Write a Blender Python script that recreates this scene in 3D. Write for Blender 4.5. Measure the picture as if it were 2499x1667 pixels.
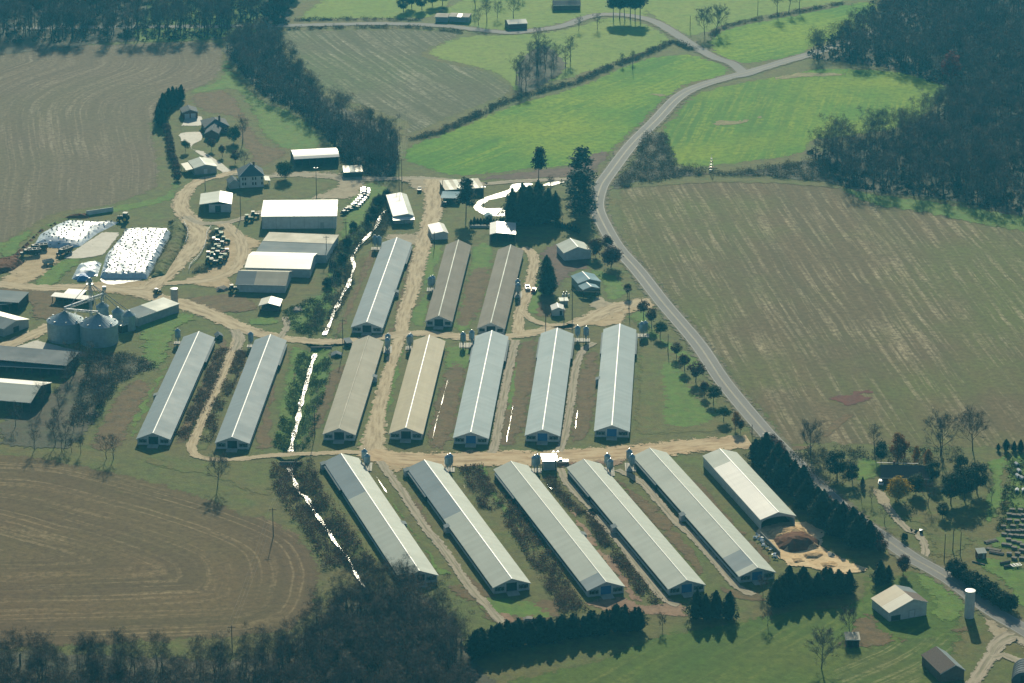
import bpy, bmesh, math, random
import numpy as np
from mathutils import Vector
from mathutils.geometry import delaunay_2d_cdt
for o in list(bpy.data.objects): bpy.data.objects.remove(o, do_unlink=True)
scene = bpy.context.scene
COL = scene.collection
R = math.radians

# ------------------------------------------------------------------ camera
H, DEP, FPX = 405.0, R(19.5), 7777.0          # flying height (m), depression, focal length in photo pixels
cam = bpy.data.cameras.new('camera'); co = bpy.data.objects.new('camera', cam); COL.objects.link(co)
co.location = (0, 0, H); co.rotation_euler = (math.pi/2-DEP, 0, 0)
cam.sensor_width = 36; cam.lens = 36*FPX/2499; cam.clip_start = 1; cam.clip_end = 20000
scene.camera = co
# ------------------------------------------------------------------ sky, sun, exposure
SUN_EL, SUN_AZ = R(26), R(-1.0)
w = bpy.data.worlds.new('World'); scene.world = w; w.use_nodes = True
nt = w.node_tree; nt.nodes.clear()
sky = nt.nodes.new('ShaderNodeTexSky'); sky.sky_type = 'NISHITA'; sky.sun_disc = False
sky.sun_elevation = SUN_EL; sky.sun_rotation = SUN_AZ; sky.altitude = 300; sky.dust_density = 1.5
bg = nt.nodes.new('ShaderNodeBackground'); bg.inputs[1].default_value = 0.055
wo = nt.nodes.new('ShaderNodeOutputWorld')
nt.links.new(sky.outputs[0], bg.inputs[0]); nt.links.new(bg.outputs[0], wo.inputs[0])
sd = bpy.data.lights.new('sun', 'SUN'); sd.energy = 5.0; sd.angle = R(0.53); sd.color = (1, .905, .67)
so = bpy.data.objects.new('sun', sd); COL.objects.link(so)
so.rotation_euler = (-(math.pi/2-SUN_EL), 0, SUN_AZ); so.location = (0, 1500, 900)
vs = scene.view_settings; vs.view_transform = 'Standard'; vs.look = 'None'; vs.gamma = 1; vs.exposure = 0.30
scene.render.engine = 'CYCLES'
try:
    scene.cycles.transparent_max_bounces = 24; scene.cycles.volume_bounces = 1; scene.cycles.max_bounces = 6
except Exception: pass
scene.render.resolution_x = 1024; scene.render.resolution_y = 683

# ------------------------------------------------------------------ survey: photo position on a level plane -> metres
HAZE_D, HAZE_G = 0.000073, 0.35
CT, ST = math.cos(DEP), math.sin(DEP)
def P(x, y, z=0.0):
    u, v = x-1249.5, -(y-833.5)
    dy, dz = FPX*CT+v*ST, -FPX*ST+v*CT
    t = (H-z)/-dz
    return (u*t, dy*t)
def PV(x, y, z=0.0):
    a = P(x, y, z); return Vector((a[0], a[1], z))
ZO = {'A': (0, 0), 'B': (600, 0), 'C': (1200, 0), 'D': (1700, 0), 'E': (0, 400), 'F': (600, 400), 'G': (1200, 400), 'I': (1700, 400),
      'J': (0, 800), 'K': (600, 800), 'L': (1200, 800), 'M': (1700, 800), 'N': (0, 1167), 'O': (600, 1167), 'Q': (1200, 1167), 'S': (1700, 1167)}
def Z(k, *pts):                                # survey sheet k, list of x,y
    ox, oy = ZO[k]; return [(ox+pts[i]*.3403, oy+pts[i+1]*.3403) for i in range(0, len(pts), 2)]

# ------------------------------------------------------------------ materials
MATS = {}
class NB:                                      # tiny node builder
    def __init__(s, name):
        m = bpy.data.materials.new(name); m.use_nodes = True; s.m = m; s.t = m.node_tree; s.t.nodes.clear()
        s.out = s.t.nodes.new('ShaderNodeOutputMaterial'); s.b = s.t.nodes.new('ShaderNodeBsdfPrincipled')
        s.t.links.new(s.b.outputs[0], s.out.inputs[0]); MATS[name] = m
    def n(s, typ, **kw):
        nd = s.t.nodes.new(typ)
        for k, v in kw.items():
            if k.startswith('i_'):
                key = k[2:]; key = int(key) if key.isdigit() else key
                s.inp(nd, key, v)
            else: setattr(nd, k, v)
        return nd
    def inp(s, nd, key, v):
        if hasattr(v, 'is_linked') or isinstance(v, bpy.types.NodeSocket): s.t.links.new(v, nd.inputs[key])
        else: nd.inputs[key].default_value = v
    def pos(s): return s.n('ShaderNodeNewGeometry').outputs['Position']
    def objc(s): return s.n('ShaderNodeTexCoord').outputs['Object']
    def uv(s): return s.n('ShaderNodeTexCoord').outputs['UV']
    def mapv(s, vec, sc): return s.n('ShaderNodeMapping', i_Vector=vec, i_Scale=sc).outputs[0]
    def noise(s, vec, scale=1, detail=4, rough=.6):
        return s.n('ShaderNodeTexNoise', i_Vector=vec, i_Scale=scale, i_Detail=detail, i_Roughness=rough).outputs[0]
    def ramp(s, fac, lo, hi, a=0., b=1.):
        nd = s.n('ShaderNodeMapRange', i_0=fac, i_1=lo, i_2=hi, i_3=a, i_4=b); nd.clamp = True; return nd.outputs[0]
    def mix(s, f, a, b):
        nd = s.n('ShaderNodeMix'); nd.data_type = 'RGBA'
        s.inp(nd, 0, f); s.inp(nd, 6, a if not isinstance(a, tuple) else (*a[:3], 1)); s.inp(nd, 7, b if not isinstance(b, tuple) else (*b[:3], 1))
        return nd.outputs[2]
    def math(s, op, a, b=0., c=0.):
        return s.n('ShaderNodeMath', operation=op, i_0=a, i_1=b, i_2=c).outputs[0]
    def attr(s, name): return s.n('ShaderNodeAttribute', attribute_name=name).outputs['Fac']
    def col(s, c): s.inp(s.b, 'Base Color', (*c, 1) if isinstance(c, tuple) else c)
    def set(s, rough=None, spec=None, metal=None):
        if rough is not None: s.inp(s.b, 'Roughness', rough)
        if spec is not None: s.inp(s.b, 'Specular IOR Level', spec)
        if metal is not None: s.inp(s.b, 'Metallic', metal)
    def bump(s, h, dist=.1, st=.5):
        s.t.links.new(s.n('ShaderNodeBump', i_Height=h, i_Distance=dist, i_Strength=st).outputs[0], s.b.inputs['Normal'])
    def alpha(s, a):                           # ragged border of a ground cover
        tr = s.n('ShaderNodeBsdfTransparent'); mx = s.n('ShaderNodeMixShader')
        s.inp(mx, 0, a); s.t.links.new(tr.outputs[0], mx.inputs[1]); s.t.links.new(s.b.outputs[0], mx.inputs[2])
        s.t.links.new(mx.outputs[0], s.out.inputs[0])

def simple(name, c, rough=.8, spec=.3, metal=0., var=.25, scale=1.2):
    b = NB(name); n = b.noise(b.objc(), scale, 4)
    b.col(b.mix(b.ramp(n, .3, .7), tuple(x*(1-var) for x in c), tuple(min(1, x*(1+var*.6)) for x in c))); b.set(rough, spec, metal)
    return b
def metal_roof(name, c, rough, spec=.5, metal=0., stain=.15, stainc=(.30, .26, .20), rib=.91):
    b = NB(name); p = b.objc()
    n = b.noise(b.mapv(p, (.5, .05, .3)), 1, 5); n2 = b.noise(p, .12, 3)
    cc = b.mix(b.ramp(n, .35, .75, 0, stain), c, stainc)
    cc = b.mix(b.ramp(n2, .3, .75, 0, .28), cc, tuple(x*.72 for x in c))
    sx = b.n('ShaderNodeSeparateXYZ', i_0=p); wn = b.n('ShaderNodeTexWhiteNoise', noise_dimensions='1D', i_W=b.math('FLOOR', b.math('DIVIDE', sx.outputs[1], 1.9))).outputs[0]
    cc = b.mix(b.ramp(wn, 0, 1, 0, .26), cc, tuple(x*.62 for x in c))
    n3 = b.noise(b.mapv(p, (1.2, .08, 1.)), 1, 4); cc = b.mix(b.ramp(n3, .52, .74, 0, .35), cc, tuple(x*.6+y*.25 for x, y in zip(c, stainc)))
    b.col(cc); b.set(b.ramp(n2, .2, .8, rough*.9, rough*1.12), spec, metal)
    return b
metal_roof('roof_galv', (.175, .25, .29), .66, .22, 0, .10)
metal_roof('roof_galv_mid', (.27, .37, .40), .64, .22, 0, .08)       # blue-grey galvanised
metal_roof('roof_galv_pale', (.39, .45, .40), .62, .25, 0, .08)
metal_roof('roof_galv_dull', (.19, .24, .26), .80, .12, 0, .15)
metal_roof('roof_white', (.74, .74, .68), .34, .5, 0, .06)
metal_roof('roof_bright', (.80, .80, .76), .22, .6, 0, .04)
metal_roof('roof_cream', (.62, .60, .48), .42, .5, 0, .12)
metal_roof('roof_rust_grey', (.20, .185, .145), .75, .2, 0, .6, (.13, .105, .08))
metal_roof('roof_tan', (.38, .33, .19), .60, .3, 0, .5, (.22, .18, .12))
metal_roof('roof_tan_pale', (.36, .345, .26), .68, .2, 0, .45, (.27, .24, .18))
metal_roof('roof_dark', (.085, .12, .145), .75, .15, 0, .2, (.06, .08, .09))
metal_roof('roof_teal', (.10, .25, .33), .8, .4, 0, .1, (.2, .28, .30))
metal_roof('roof_oldtin', (.42, .38, .27), .45, .4, .1, .5, (.30, .20, .12))
simple('shingle', (.085, .10, .115), .85, .2, 0, .3, 3); simple('shingle_brown', (.13, .10, .085), .85, .2, 0, .3, 3)
simple('ridge', (.66, .70, .70), .55, .4); simple('ridge_dull', (.45, .50, .48), .6, .3)
simple('wall_white', (.50, .53, .52), .7, .3, 0, .18, .6); simple('wall_grey', (.32, .35, .35), .7, .3, 0, .2, .6)
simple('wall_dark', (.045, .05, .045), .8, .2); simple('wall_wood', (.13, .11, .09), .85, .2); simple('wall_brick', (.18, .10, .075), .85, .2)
simple('curtain', (.035, .045, .045), .8, .2); simple('concrete', (.42, .40, .34), .8, .3, 0, .2, .7); simple('concrete_dark', (.20, .20, .18), .85, .2)
simple('door_blue', (.03, .14, .36), .6, .4, 0, .1); simple('door_dark', (.03, .035, .035), .7, .2); simple('door_white', (.55, .58, .58), .6, .3, 0, .1)
simple('trim', (.62, .63, .60), .6, .3, 0, .1); simple('glass', (.03, .045, .06), .12, .6, 0, .1)
simple('steel', (.28, .33, .36), .45, .5, .5, .2, 2); simple('steel_bin', (.30, .40, .45), .42, .5, .3, .2, .8); simple('bright_steel', (.8, .82, .82), .2, .7, .6, .05)
simple('pole_wood', (.085, .07, .055), .9, .1); simple('wire', (.20, .21, .20), .6, .3, .1, .1)
simple('tyre', (.018, .018, .018), .85, .2); simple('bark', (.085, .075, .062), .9, .1, 0, .35, 1.5); simple('bark_pale', (.17, .155, .13), .9, .1, 0, .3, 1.5)
simple('white_paint', (.75, .76, .74), .3, .6, 0, .05); simple('red_paint', (.35, .03, .03), .3, .6, 0, .1); simple('blue_paint', (.05, .12, .28), .25, .6, 0, .1)
simple('silver_paint', (.45, .47, .48), .28, .7, .4, .1); simple('dark_paint', (.03, .035, .04), .55, .3, 0, .1); simple('green_paint', (.02, .12, .035), .6, .25, 0, .1)
simple('yellow_paint', (.55, .38, .03), .4, .5, 0, .1); simple('blue_tarp', (.05, .22, .52), .45, .5, 0, .2, .8)
simple('soil_heap', (.15, .068, .035), .95, .1, 0, .4, .9)
b = simple('litter_heap', (.52, .36, .19), .95, .1, 0, .45, .7); b.bump(b.noise(b.pos(), .8, 4), .5, .8); simple('crate', (.16, .15, .135), .85, .2, 0, .3); simple('rust', (.25, .10, .05), .8, .2)
b = NB('water'); p = b.pos(); b.col((.03, .045, .045)); b.set(.20, .9)
b.bump(b.noise(p, .8, 3, .6), .25, .3)
b = NB('puddle'); b.col((.05, .05, .045)); b.set(.16, .9); b.bump(b.noise(b.pos(), 1.0, 3), .06, .4)
b = NB('silage_sheet'); p = b.pos(); b.col(b.mix(b.ramp(b.noise(p, .35, 4), .4, .7), (.58, .67, .73), (.40, .50, .57))); b.set(.40, .4)
b.bump(b.noise(p, .5, 4, .6), .3, .45)

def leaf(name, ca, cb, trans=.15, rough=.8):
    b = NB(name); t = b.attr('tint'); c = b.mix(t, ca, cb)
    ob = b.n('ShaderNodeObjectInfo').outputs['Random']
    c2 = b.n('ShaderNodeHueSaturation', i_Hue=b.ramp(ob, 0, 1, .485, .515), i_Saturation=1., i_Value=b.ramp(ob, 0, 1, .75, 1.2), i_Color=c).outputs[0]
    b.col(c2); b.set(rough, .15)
    if trans:
        tl = b.n('ShaderNodeBsdfTranslucent', i_Color=c2); mx = b.n('ShaderNodeMixShader', i_0=trans)
        b.t.links.new(b.b.outputs[0], mx.inputs[1]); b.t.links.new(tl.outputs[0], mx.inputs[2]); b.t.links.new(mx.outputs[0], b.out.inputs[0])
leaf('leaf_cypress', (.008, .026, .012), (.022, .052, .022), .05)
leaf('leaf_pine', (.012, .032, .015), (.035, .066, .026), .1)
leaf('leaf_purple', (.05, .022, .018), (.11, .05, .03), .25)
leaf('leaf_brown', (.075, .045, .02), (.14, .09, .035), .25)
leaf('leaf_orange', (.17, .075, .015), (.30, .14, .025), .35)
leaf('leaf_yellow', (.20, .13, .015), (.40, .26, .03), .35)
leaf('leaf_red', (.12, .025, .02), (.22, .06, .035), .3)
leaf('leaf_green', (.03, .06, .015), (.07, .11, .03), .2)
leaf('twig', (.085, .075, .06), (.21, .18, .14), 0, .85)
b = NB('twig_spray'); t_ = b.attr('tint'); b.col(b.mix(t_, (.045, .040, .032), (.23, .185, .13))); b.set(.9, .1); b.alpha(b.ramp(b.noise(b.objc(), 2.2, 3, .8), .42, .64, 0, .32))
leaf('twig_warm', (.10, .065, .04), (.20, .14, .09), 0, .85)
leaf('scrub', (.055, .06, .028), (.15, .125, .075), .15)
leaf('scrub_brown', (.09, .055, .03), (.22, .145, .085), .2)
leaf('scrub_green', (.040, .070, .016), (.10, .135, .036), .2)

# ground covers -------------------------------------------------------
def edge_alpha(b, amp=3.2):
    e = b.attr('edge'); n = b.noise(b.pos(), .30, 6, .75)
    v = b.math('ADD', e, b.math('MULTIPLY', b.math('SUBTRACT', n, .5), amp))
    b.alpha(b.ramp(v, .49, .51))
def cover(name, c1, c2, c3, big=.03, fine=.8, rough=.9, edges=True, str_fac=.5, spec=.15):
    b = NB(name); p = b.pos(); n1 = b.noise(p, big, 5, .6); n2 = b.noise(p, fine, 4, .7); n3 = b.noise(p, big*4.3, 4, .6)
    c = b.mix(b.ramp(n1, .38, .62), c1, c2); c = b.mix(b.ramp(n3, .5, .72, 0, .8), c, c3)
    n4 = b.noise(p, .28, 5, .7); n5 = b.noise(p, .11, 3, .6)
    c = b.mix(b.ramp(n4, .36, .60, str_fac, 0), c, b.mix(.62, c, (.018, .022, .012)))
    c = b.mix(b.ramp(n5, .50, .70, 0, str_fac*.5), c, b.mix(.5, c, c3))
    c = b.mix(b.ramp(n2, .48, .70, 0, str_fac*.55), c, b.mix(.4, c, (.30, .29, .20)))
    b.col(c); b.set(rough, spec); b.bump(n2, .25, .5)
    if edges: edge_alpha(b)
    return b
cover('ground', (.102, .130, .018), (.135, .120, .026), (.085, .145, .014), .022, 1.1, edges=False, str_fac=.7)
cover('grass_green', (.080, .190, .012), (.11, .205, .016), (.145, .19, .024), .05, 1.3, str_fac=.6)
cover('grass_dull', (.108, .132, .019), (.135, .122, .026), (.095, .150, .016), .05, 1.3, str_fac=.6)
cover('grass_brown', (.135, .085, .028), (.155, .098, .036), (.11, .10, .024), .05, 1.0, str_fac=.75)
cover('pasture', (.15, .25, .016), (.19, .275, .026), (.12, .235, .012), .02, .8)
cover('pale_grass', (.26, .235, .10), (.30, .265, .12), (.20, .21, .07), .05, 1.0, str_fac=.6)
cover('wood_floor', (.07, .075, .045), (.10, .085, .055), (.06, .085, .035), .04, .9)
cover('dirt', (.44, .335, .19), (.50, .395, .24), (.34, .25, .135), .06, .9, str_fac=.35)
cover('gravel', (.37, .31, .205), (.42, .36, .245), (.28, .23, .15), .06, 1.2, str_fac=.35)
cover('red_dirt', (.26, .15, .09), (.33, .22, .14), (.17, .10, .065), .07, .9, str_fac=.4)
cover('soil_red', (.115, .07, .05), (.14, .09, .065), (.09, .07, .05), .07, .8)
cover('soil_wet', (.12, .030, .02), (.14, .036, .024), (.10, .035, .025), .07, .8)
cover('litter', (.70, .50, .27), (.74, .57, .34), (.48, .32, .16), .09, .7, str_fac=.4)
cover('slab', (.43, .41, .35), (.48, .46, .40), (.36, .34, .28), .08, .5, .7, str_fac=.12)
b = cover('drive', (.58, .57, .51), (.62, .61, .55), (.50, .48, .42), .08, .5, .48, str_fac=.15, spec=.45)

def strip_mat(name, c1, c2, tr, grass, edge_lo=.72, tracks=True, centre=.0, spec=.2, rough=.9):
    b = NB(name); p = b.pos(); uv = b.n('ShaderNodeSeparateXYZ', i_0=b.uv()); u = uv.outputs[0]
    au = b.math('ABSOLUTE', b.math('SUBTRACT', b.math('MULTIPLY', u, 2.), 1.))
    n1 = b.noise(p, .09, 4); n2 = b.noise(p, .9, 4, .7)
    st = b.noise(b.n('ShaderNodeCombineXYZ', i_0=b.math('MULTIPLY', u, 6.), i_1=b.math('MULTIPLY', uv.outputs[1], .09), i_2=0.).outputs[0], 1, 4, .65)
    c = b.mix(b.ramp(n1, .35, .65), c1, c2)
    if tracks: c = b.mix(b.ramp(st, .44, .58, 0, .9), c, tr); c = b.mix(b.ramp(st, .36, .46, .7, 0), c, tuple(x*.55 for x in c1))
    c = b.mix(b.ramp(n2, .3, .8, 0, .28), c, tuple(x*.5 for x in c1))
    if centre:
        k = b.math('MULTIPLY', b.ramp(au, .04, .26, 1, 0), b.ramp(n1, .3, .6)); c = b.mix(b.math('MULTIPLY', k, centre), c, grass)
    b.col(c); b.set(rough, spec); b.bump(n2, .12, .4)
    v = b.math('ADD', au, b.math('MULTIPLY', b.math('SUBTRACT', b.noise(p, .35, 6, .75), .5), 2.0))
    b.alpha(b.ramp(v, edge_lo+.08, edge_lo+.10, 1, 0))
strip_mat('lane', (.44, .345, .205), (.38, .305, .19), (.54, .45, .29), (.10, .12, .045))
strip_mat('lane_orange', (.48, .33, .175), (.42, .32, .19), (.56, .44, .265), (.10, .12, .045))
strip_mat('lane_grey', (.31, .27, .195), (.35, .30, .21), (.42, .365, .27), (.10, .12, .045), centre=.5)
strip_mat('verge', (.12, .125, .055), (.15, .125, .075), (.17, .15, .09), (.1, .1, .05), .60)
b = NB('asphalt'); p = b.pos(); uv = b.n('ShaderNodeSeparateXYZ', i_0=b.uv()); u = uv.outputs[0]
au = b.math('ABSOLUTE', b.math('SUBTRACT', b.math('MULTIPLY', u, 2.), 1.))
c = b.mix(b.ramp(b.noise(p, .05, 4), .3, .7), (.16, .165, .16), (.20, .20, .19))
st = b.noise(b.n('ShaderNodeCombineXYZ', i_0=b.math('MULTIPLY', u, 7.), i_1=b.math('MULTIPLY', uv.outputs[1], .02), i_2=0.).outputs[0], 1, 3)
c = b.mix(b.ramp(st, .4, .7, 0, .5), c, (.23, .225, .205)); c = b.mix(b.ramp(b.noise(p, 1.5, 3), .3, .8, 0, .25), c, (.10, .10, .10))
b.col(c); b.set(.85, .15)
simple('road_paint_yellow', (.30, .26, .15), .7, .3, 0, .2); simple('road_paint_white', (.30, .30, .28), .7, .3, 0, .15)

def field_mat(name, base, dark, straw_glint, green=None, period=0, period_w=.10, fine=.6, straw_amt=.75, gfac=.5, straw_lo=.52, tracks=.6):
    b = NB(name); p = b.pos(); px = b.n('ShaderNodeSeparateXYZ', i_0=p); row = b.attr('row')
    wob = b.math('MULTIPLY', b.math('SUBTRACT', b.noise(p, .03, 3), .5), 2.0); row = b.math('ADD', row, wob)
    def streak(fr, fa, det=4):
        return b.noise(b.n('ShaderNodeCombineXYZ', i_0=b.math('MULTIPLY', row, fr), i_1=b.math('MULTIPLY', px.outputs[0], fa), i_2=b.math('MULTIPLY', px.outputs[1], fa)).outputs[0], 1, det, .6)
    big = b.noise(p, .012, 4); fn = b.noise(p, fine, 5, .75); s1 = streak(.16, .006); s2 = streak(.45, .016)
    c = b.mix(b.ramp(s1, .35, .65), base, dark)
    if green: c = b.mix(b.ramp(big, .42, .64, 0, gfac), c, green)
    k = b.math('MULTIPLY', b.ramp(s2, straw_lo, straw_lo+.18, 0, straw_amt), b.ramp(b.noise(p, .03, 4), .38, .62, .15, 1))
    k = b.math('MULTIPLY', k, b.ramp(fn, .36, .62, .25, 1))
    c = b.mix(k, c, straw_glint)  # pale straw streaks, with the glint of the straw put into the colour
    if period:
        fr = b.math('FRACT', b.math('DIVIDE', row, period)); dd = b.math('ABSOLUTE', b.math('SUBTRACT', fr, .5)); d2 = b.math('ABSOLUTE', b.math('SUBTRACT', dd, .12))
        t = b.math('MULTIPLY', b.ramp(d2, .0, period_w*.55, 1, 0), b.ramp(b.noise(p, .02, 3), .40, .58, 0, tracks)); t = b.math('MULTIPLY', t, b.ramp(fn, .3, .6, .3, 1))
        c = b.mix(t, c, straw_glint)
    c = b.mix(b.ramp(fn, .36, .58, .6, 0), c, tuple(x*.42 for x in base))
    b.col(c); b.set(.92, .12); b.bump(fn, .3, .6); edge_alpha(b)
field_mat('field_stubble', (.180, .145, .085), (.135, .108, .062), (.38, .32, .22), (.120, .128, .045), 11, .08, .45, .65, .35, .50, .3)
field_mat('field_brown', (.155, .104, .045), (.112, .076, .033), (.38, .29, .15), (.115, .110, .030), 13, .08, .45, .7, .40, .50, .55)
field_mat('field_diamond', (.135, .138, .070), (.092, .104, .045), (.44, .41, .29), (.09, .15, .034), 0, .1, .36, .85, .6, .47)
field_mat('field_right', (.158, .118, .052), (.115, .098, .038), (.44, .37, .23), (.115, .158, .024), 0, .1, .45, .95, .7, .49)
field_mat('field_green', (.085, .250, .004), (.058, .195, .003), (.26, .36, .010), (.22, .33, .007), 0, .1, .33, .85, .95, .45)
field_mat('field_green2', (.098, .250, .005), (.068, .195, .004), (.27, .35, .014), (.22, .32, .008), 0, .1, .33, .9, .95, .45)
field_mat('pasture_near', (.085, .160, .014), (.060, .122, .011), (.24, .25, .05), (.13, .135, .022), 0, .1, .36, .6, .6, .50)
field_mat('garden', (.080, .150, .015), (.060, .118, .012), (.30, .29, .12), (.12, .11, .025), 6.5, .12, .36, .8, .6, .48, .8)

# ------------------------------------------------------------------ mesh helpers
class MB:
    def __init__(s): s.v = []; s.f = []; s.m = []
    def add(s, vs, fs, mi=0):
        o = len(s.v); s.v += [tuple(p) for p in vs]; s.f += [tuple(i+o for i in f) for f in fs]; s.m += [mi]*len(fs); return s
    def box(s, x0, x1, y0, y1, z0, z1, mi=0):
        return s.add([(x0,y0,z0),(x1,y0,z0),(x1,y1,z0),(x0,y1,z0),(x0,y0,z1),(x1,y0,z1),(x1,y1,z1),(x0,y1,z1)],
                     [(3,2,1,0),(4,5,6,7),(0,1,5,4),(1,2,6,5),(2,3,7,6),(3,0,4,7)], mi)
    def slab(s, q, t, mi=0):                   # four top corners (ccw from above), thickness t downwards
        a = [tuple(p) for p in q]; c = [(p[0], p[1], p[2]-t) for p in a]; n = len(a)
        return s.add(a+c, [tuple(range(n)), tuple(range(2*n-1, n-1, -1))]+[(i, i+n, (i+1) % n+n, (i+1) % n) for i in range(n)], mi)
    def prism(s, prof, y0, y1, mi=0):          # x,z profile extruded along y
        n = len(prof); vs = [(x, y0, z) for x, z in prof]+[(x, y1, z) for x, z in prof]
        return s.add(vs, [tuple(range(n)), tuple(range(2*n-1, n-1, -1))]+[(i, i+n, (i+1) % n+n, (i+1) % n) for i in range(n)], mi)
    def prismx(s, prof, x0, x1, mi=0):         # y,z profile extruded along x
        n = len(prof); vs = [(x0, y, z) for y, z in prof]+[(x1, y, z) for y, z in prof]
        return s.add(vs, [tuple(range(n-1, -1, -1)), tuple(range(n, 2*n))]+[(i, (i+1) % n, (i+1) % n+n, i+n) for i in range(n)], mi)
    def lathe(s, prof, n=20, c=(0, 0), mi=0, cap=True):
        vs = []; fs = []
        for r, z in prof:
            for i in range(n): a = 2*math.pi*i/n; vs.append((c[0]+r*math.cos(a), c[1]+r*math.sin(a), z))
        for k in range(len(prof)-1):
            for i in range(n): j = (i+1) % n; fs.append((k*n+i, k*n+j, (k+1)*n+j, (k+1)*n+i))
        if cap: fs += [tuple(range(n-1, -1, -1)), tuple((len(prof)-1)*n+i for i in range(n))]
        return s.add(vs, fs, mi)
    def tube(s, p, q, r1, r2=None, n=6, mi=0):
        p = Vector(p); q = Vector(q); d = q-p; r2 = r1 if r2 is None else r2
        if d.length < 1e-6: return s
        d.normalize(); a = d.orthogonal().normalized(); c = d.cross(a); vs = []
        for o, r in ((p, r1), (q, r2)):
            for i in range(n): t = 2*math.pi*i/n; vs.append(o+a*(r*math.cos(t))+c*(r*math.sin(t)))
        return s.add(vs, [(i, (i+1) % n, (i+1) % n+n, i+n) for i in range(n)]+[tuple(range(n-1, -1, -1)), tuple(range(n, 2*n))], mi)
    def cyl_x(s, x0, x1, y, z, r, n=14, mi=0): return s.tube((x0, y, z), (x1, y, z), r, r, n, mi)
    def build(s, name, mats, parent=None, loc=(0, 0, 0), rz=0., smooth=False):
        me = bpy.data.meshes.new(name); me.from_pydata(s.v, [], s.f)
        for m in ([mats] if isinstance(mats, str) else mats): me.materials.append(MATS[m])
        if len(me.materials) > 1: me.polygons.foreach_set('material_index', s.m)
        if smooth: me.polygons.foreach_set('use_smooth', [True]*len(me.polygons))
        return link(name, me, parent, loc, rz)
def link(name, me, parent=None, loc=(0, 0, 0), rz=0.):
    o = bpy.data.objects.new(name, me); COL.objects.link(o); o.location = loc; o.rotation_euler = (0, 0, rz)
    if parent: o.parent = parent
    return o
def tag(o, label=None, cat=None, group=None, kind=None):
    if label: o['label'] = label
    if cat: o['category'] = cat
    if group: o['group'] = group
    if kind: o['kind'] = kind
    return o
def thing(name, label, cat, loc, rz=0., group=None):
    return tag(link(name, None, None, loc, rz), label, cat, group)
def copy_tree(o, parent=None):
    c = o.copy(); COL.objects.link(c); c.parent = parent
    for ch in o.children: copy_tree(ch, c)
    return c
def np_mesh(name, V, F, mats, tint=None, midx=None):
    V = np.asarray(V, dtype=np.float32).reshape(-1, 3); F = np.asarray(F, dtype=np.int32); k = F.shape[1]
    me = bpy.data.meshes.new(name); me.vertices.add(len(V)); me.vertices.foreach_set('co', V.ravel())
    me.loops.add(F.size); me.loops.foreach_set('vertex_index', F.ravel())
    me.polygons.add(len(F)); me.polygons.foreach_set('loop_start', np.arange(0, F.size, k, dtype=np.int32)); me.polygons.foreach_set('loop_total', np.full(len(F), k, dtype=np.int32))
    for m in ([mats] if isinstance(mats, str) else mats): me.materials.append(MATS[m])
    if midx is not None: me.polygons.foreach_set('material_index', np.asarray(midx, dtype=np.int32))
    if tint is not None:
        a = me.attributes.new('tint', 'FLOAT', 'POINT'); a.data.foreach_set('value', np.asarray(tint, dtype=np.float32))
    me.update(calc_edges=True); return me

# ------------------------------------------------------------------ plan geometry
def smooth_loop(pts, step=3., closed=True):
    p = [np.array(q[:2], float) for q in pts]; n = len(p); out = []
    for i in range(n if closed else n-1):
        g = (lambda k: p[k % n]) if closed else (lambda k: p[min(max(k, 0), n-1)])
        a, b_, c, d = g(i-1), g(i), g(i+1), g(i+2); L = np.linalg.norm(c-b_); m = max(1, int(L/step))
        for k in range(m):
            t = k/m; out.append(.5*((2*b_)+(-a+c)*t+(2*a-5*b_+4*c-d)*t*t+(-a+3*b_-3*c+d)*t**3))
    if not closed: out.append(p[-1])
    return np.array(out)
def dense_loop(pts, step=3.):
    p = np.array([q[:2] for q in pts], float); out = []
    for i in range(len(p)):
        a, c = p[i], p[(i+1) % len(p)]; m = max(1, int(np.linalg.norm(c-a)/step))
        for k in range(m): out.append(a+(c-a)*k/m)
    return np.array(out)
def inside(px, py, poly):
    r = np.zeros(px.shape, bool); n = len(poly); j = n-1
    for i in range(n):
        xi, yi = poly[i]; xj, yj = poly[j]
        if yi != yj:
            c = ((yi > py) != (yj > py)) & (px < (xj-xi)*(py-yi)/(yj-yi)+xi); r ^= c
        j = i
    return r
def seg_dist(q, poly, closed=False, signed=False):
    q = np.asarray(q, float); best = np.full(len(q), 1e9); sg = np.ones(len(q)); n = len(poly)
    for i in range(n if closed else n-1):
        a = np.asarray(poly[i], float); c = np.asarray(poly[(i+1) % n], float); ab = c-a; L2 = (ab*ab).sum()+1e-9
        t = ((q-a)@ab)/L2
        lo, hi = 0., 1.
        if signed and i == 0: lo = -1e3
        if signed and i == n-2: hi = 1e3
        t = np.clip(t, lo, hi); d = np.linalg.norm(q-(a+t[:, None]*ab), axis=1)
        k = d < best; best = np.where(k, d, best)
        if signed: cr = ab[0]*(q[:, 1]-a[1])-ab[1]*(q[:, 0]-a[0]); sg = np.where(k, np.sign(cr), sg)
    return best*sg if signed else best
def cdt(loop, pts):
    n = len(loop); V = [Vector((float(x), float(y))) for x, y in list(loop)+list(pts)]
    r = delaunay_2d_cdt(V, [], [list(range(n))], 1, 1e-4)
    return np.array([(v.x, v.y) for v in r[0]]), [tuple(f) for f in r[2]]
rng0 = np.random.default_rng(7)
def interior(loop, g, jit=.35):
    lo = loop.min(0); hi = loop.max(0); X, Y = np.meshgrid(np.arange(lo[0], hi[0], g), np.arange(lo[1], hi[1], g))
    q = np.stack([X.ravel(), Y.ravel()], 1)+rng0.uniform(-jit*g, jit*g, (X.size, 2))
    q = q[inside(q[:, 0], q[:, 1], loop)]; return q
LAYER = [0.02]
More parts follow.
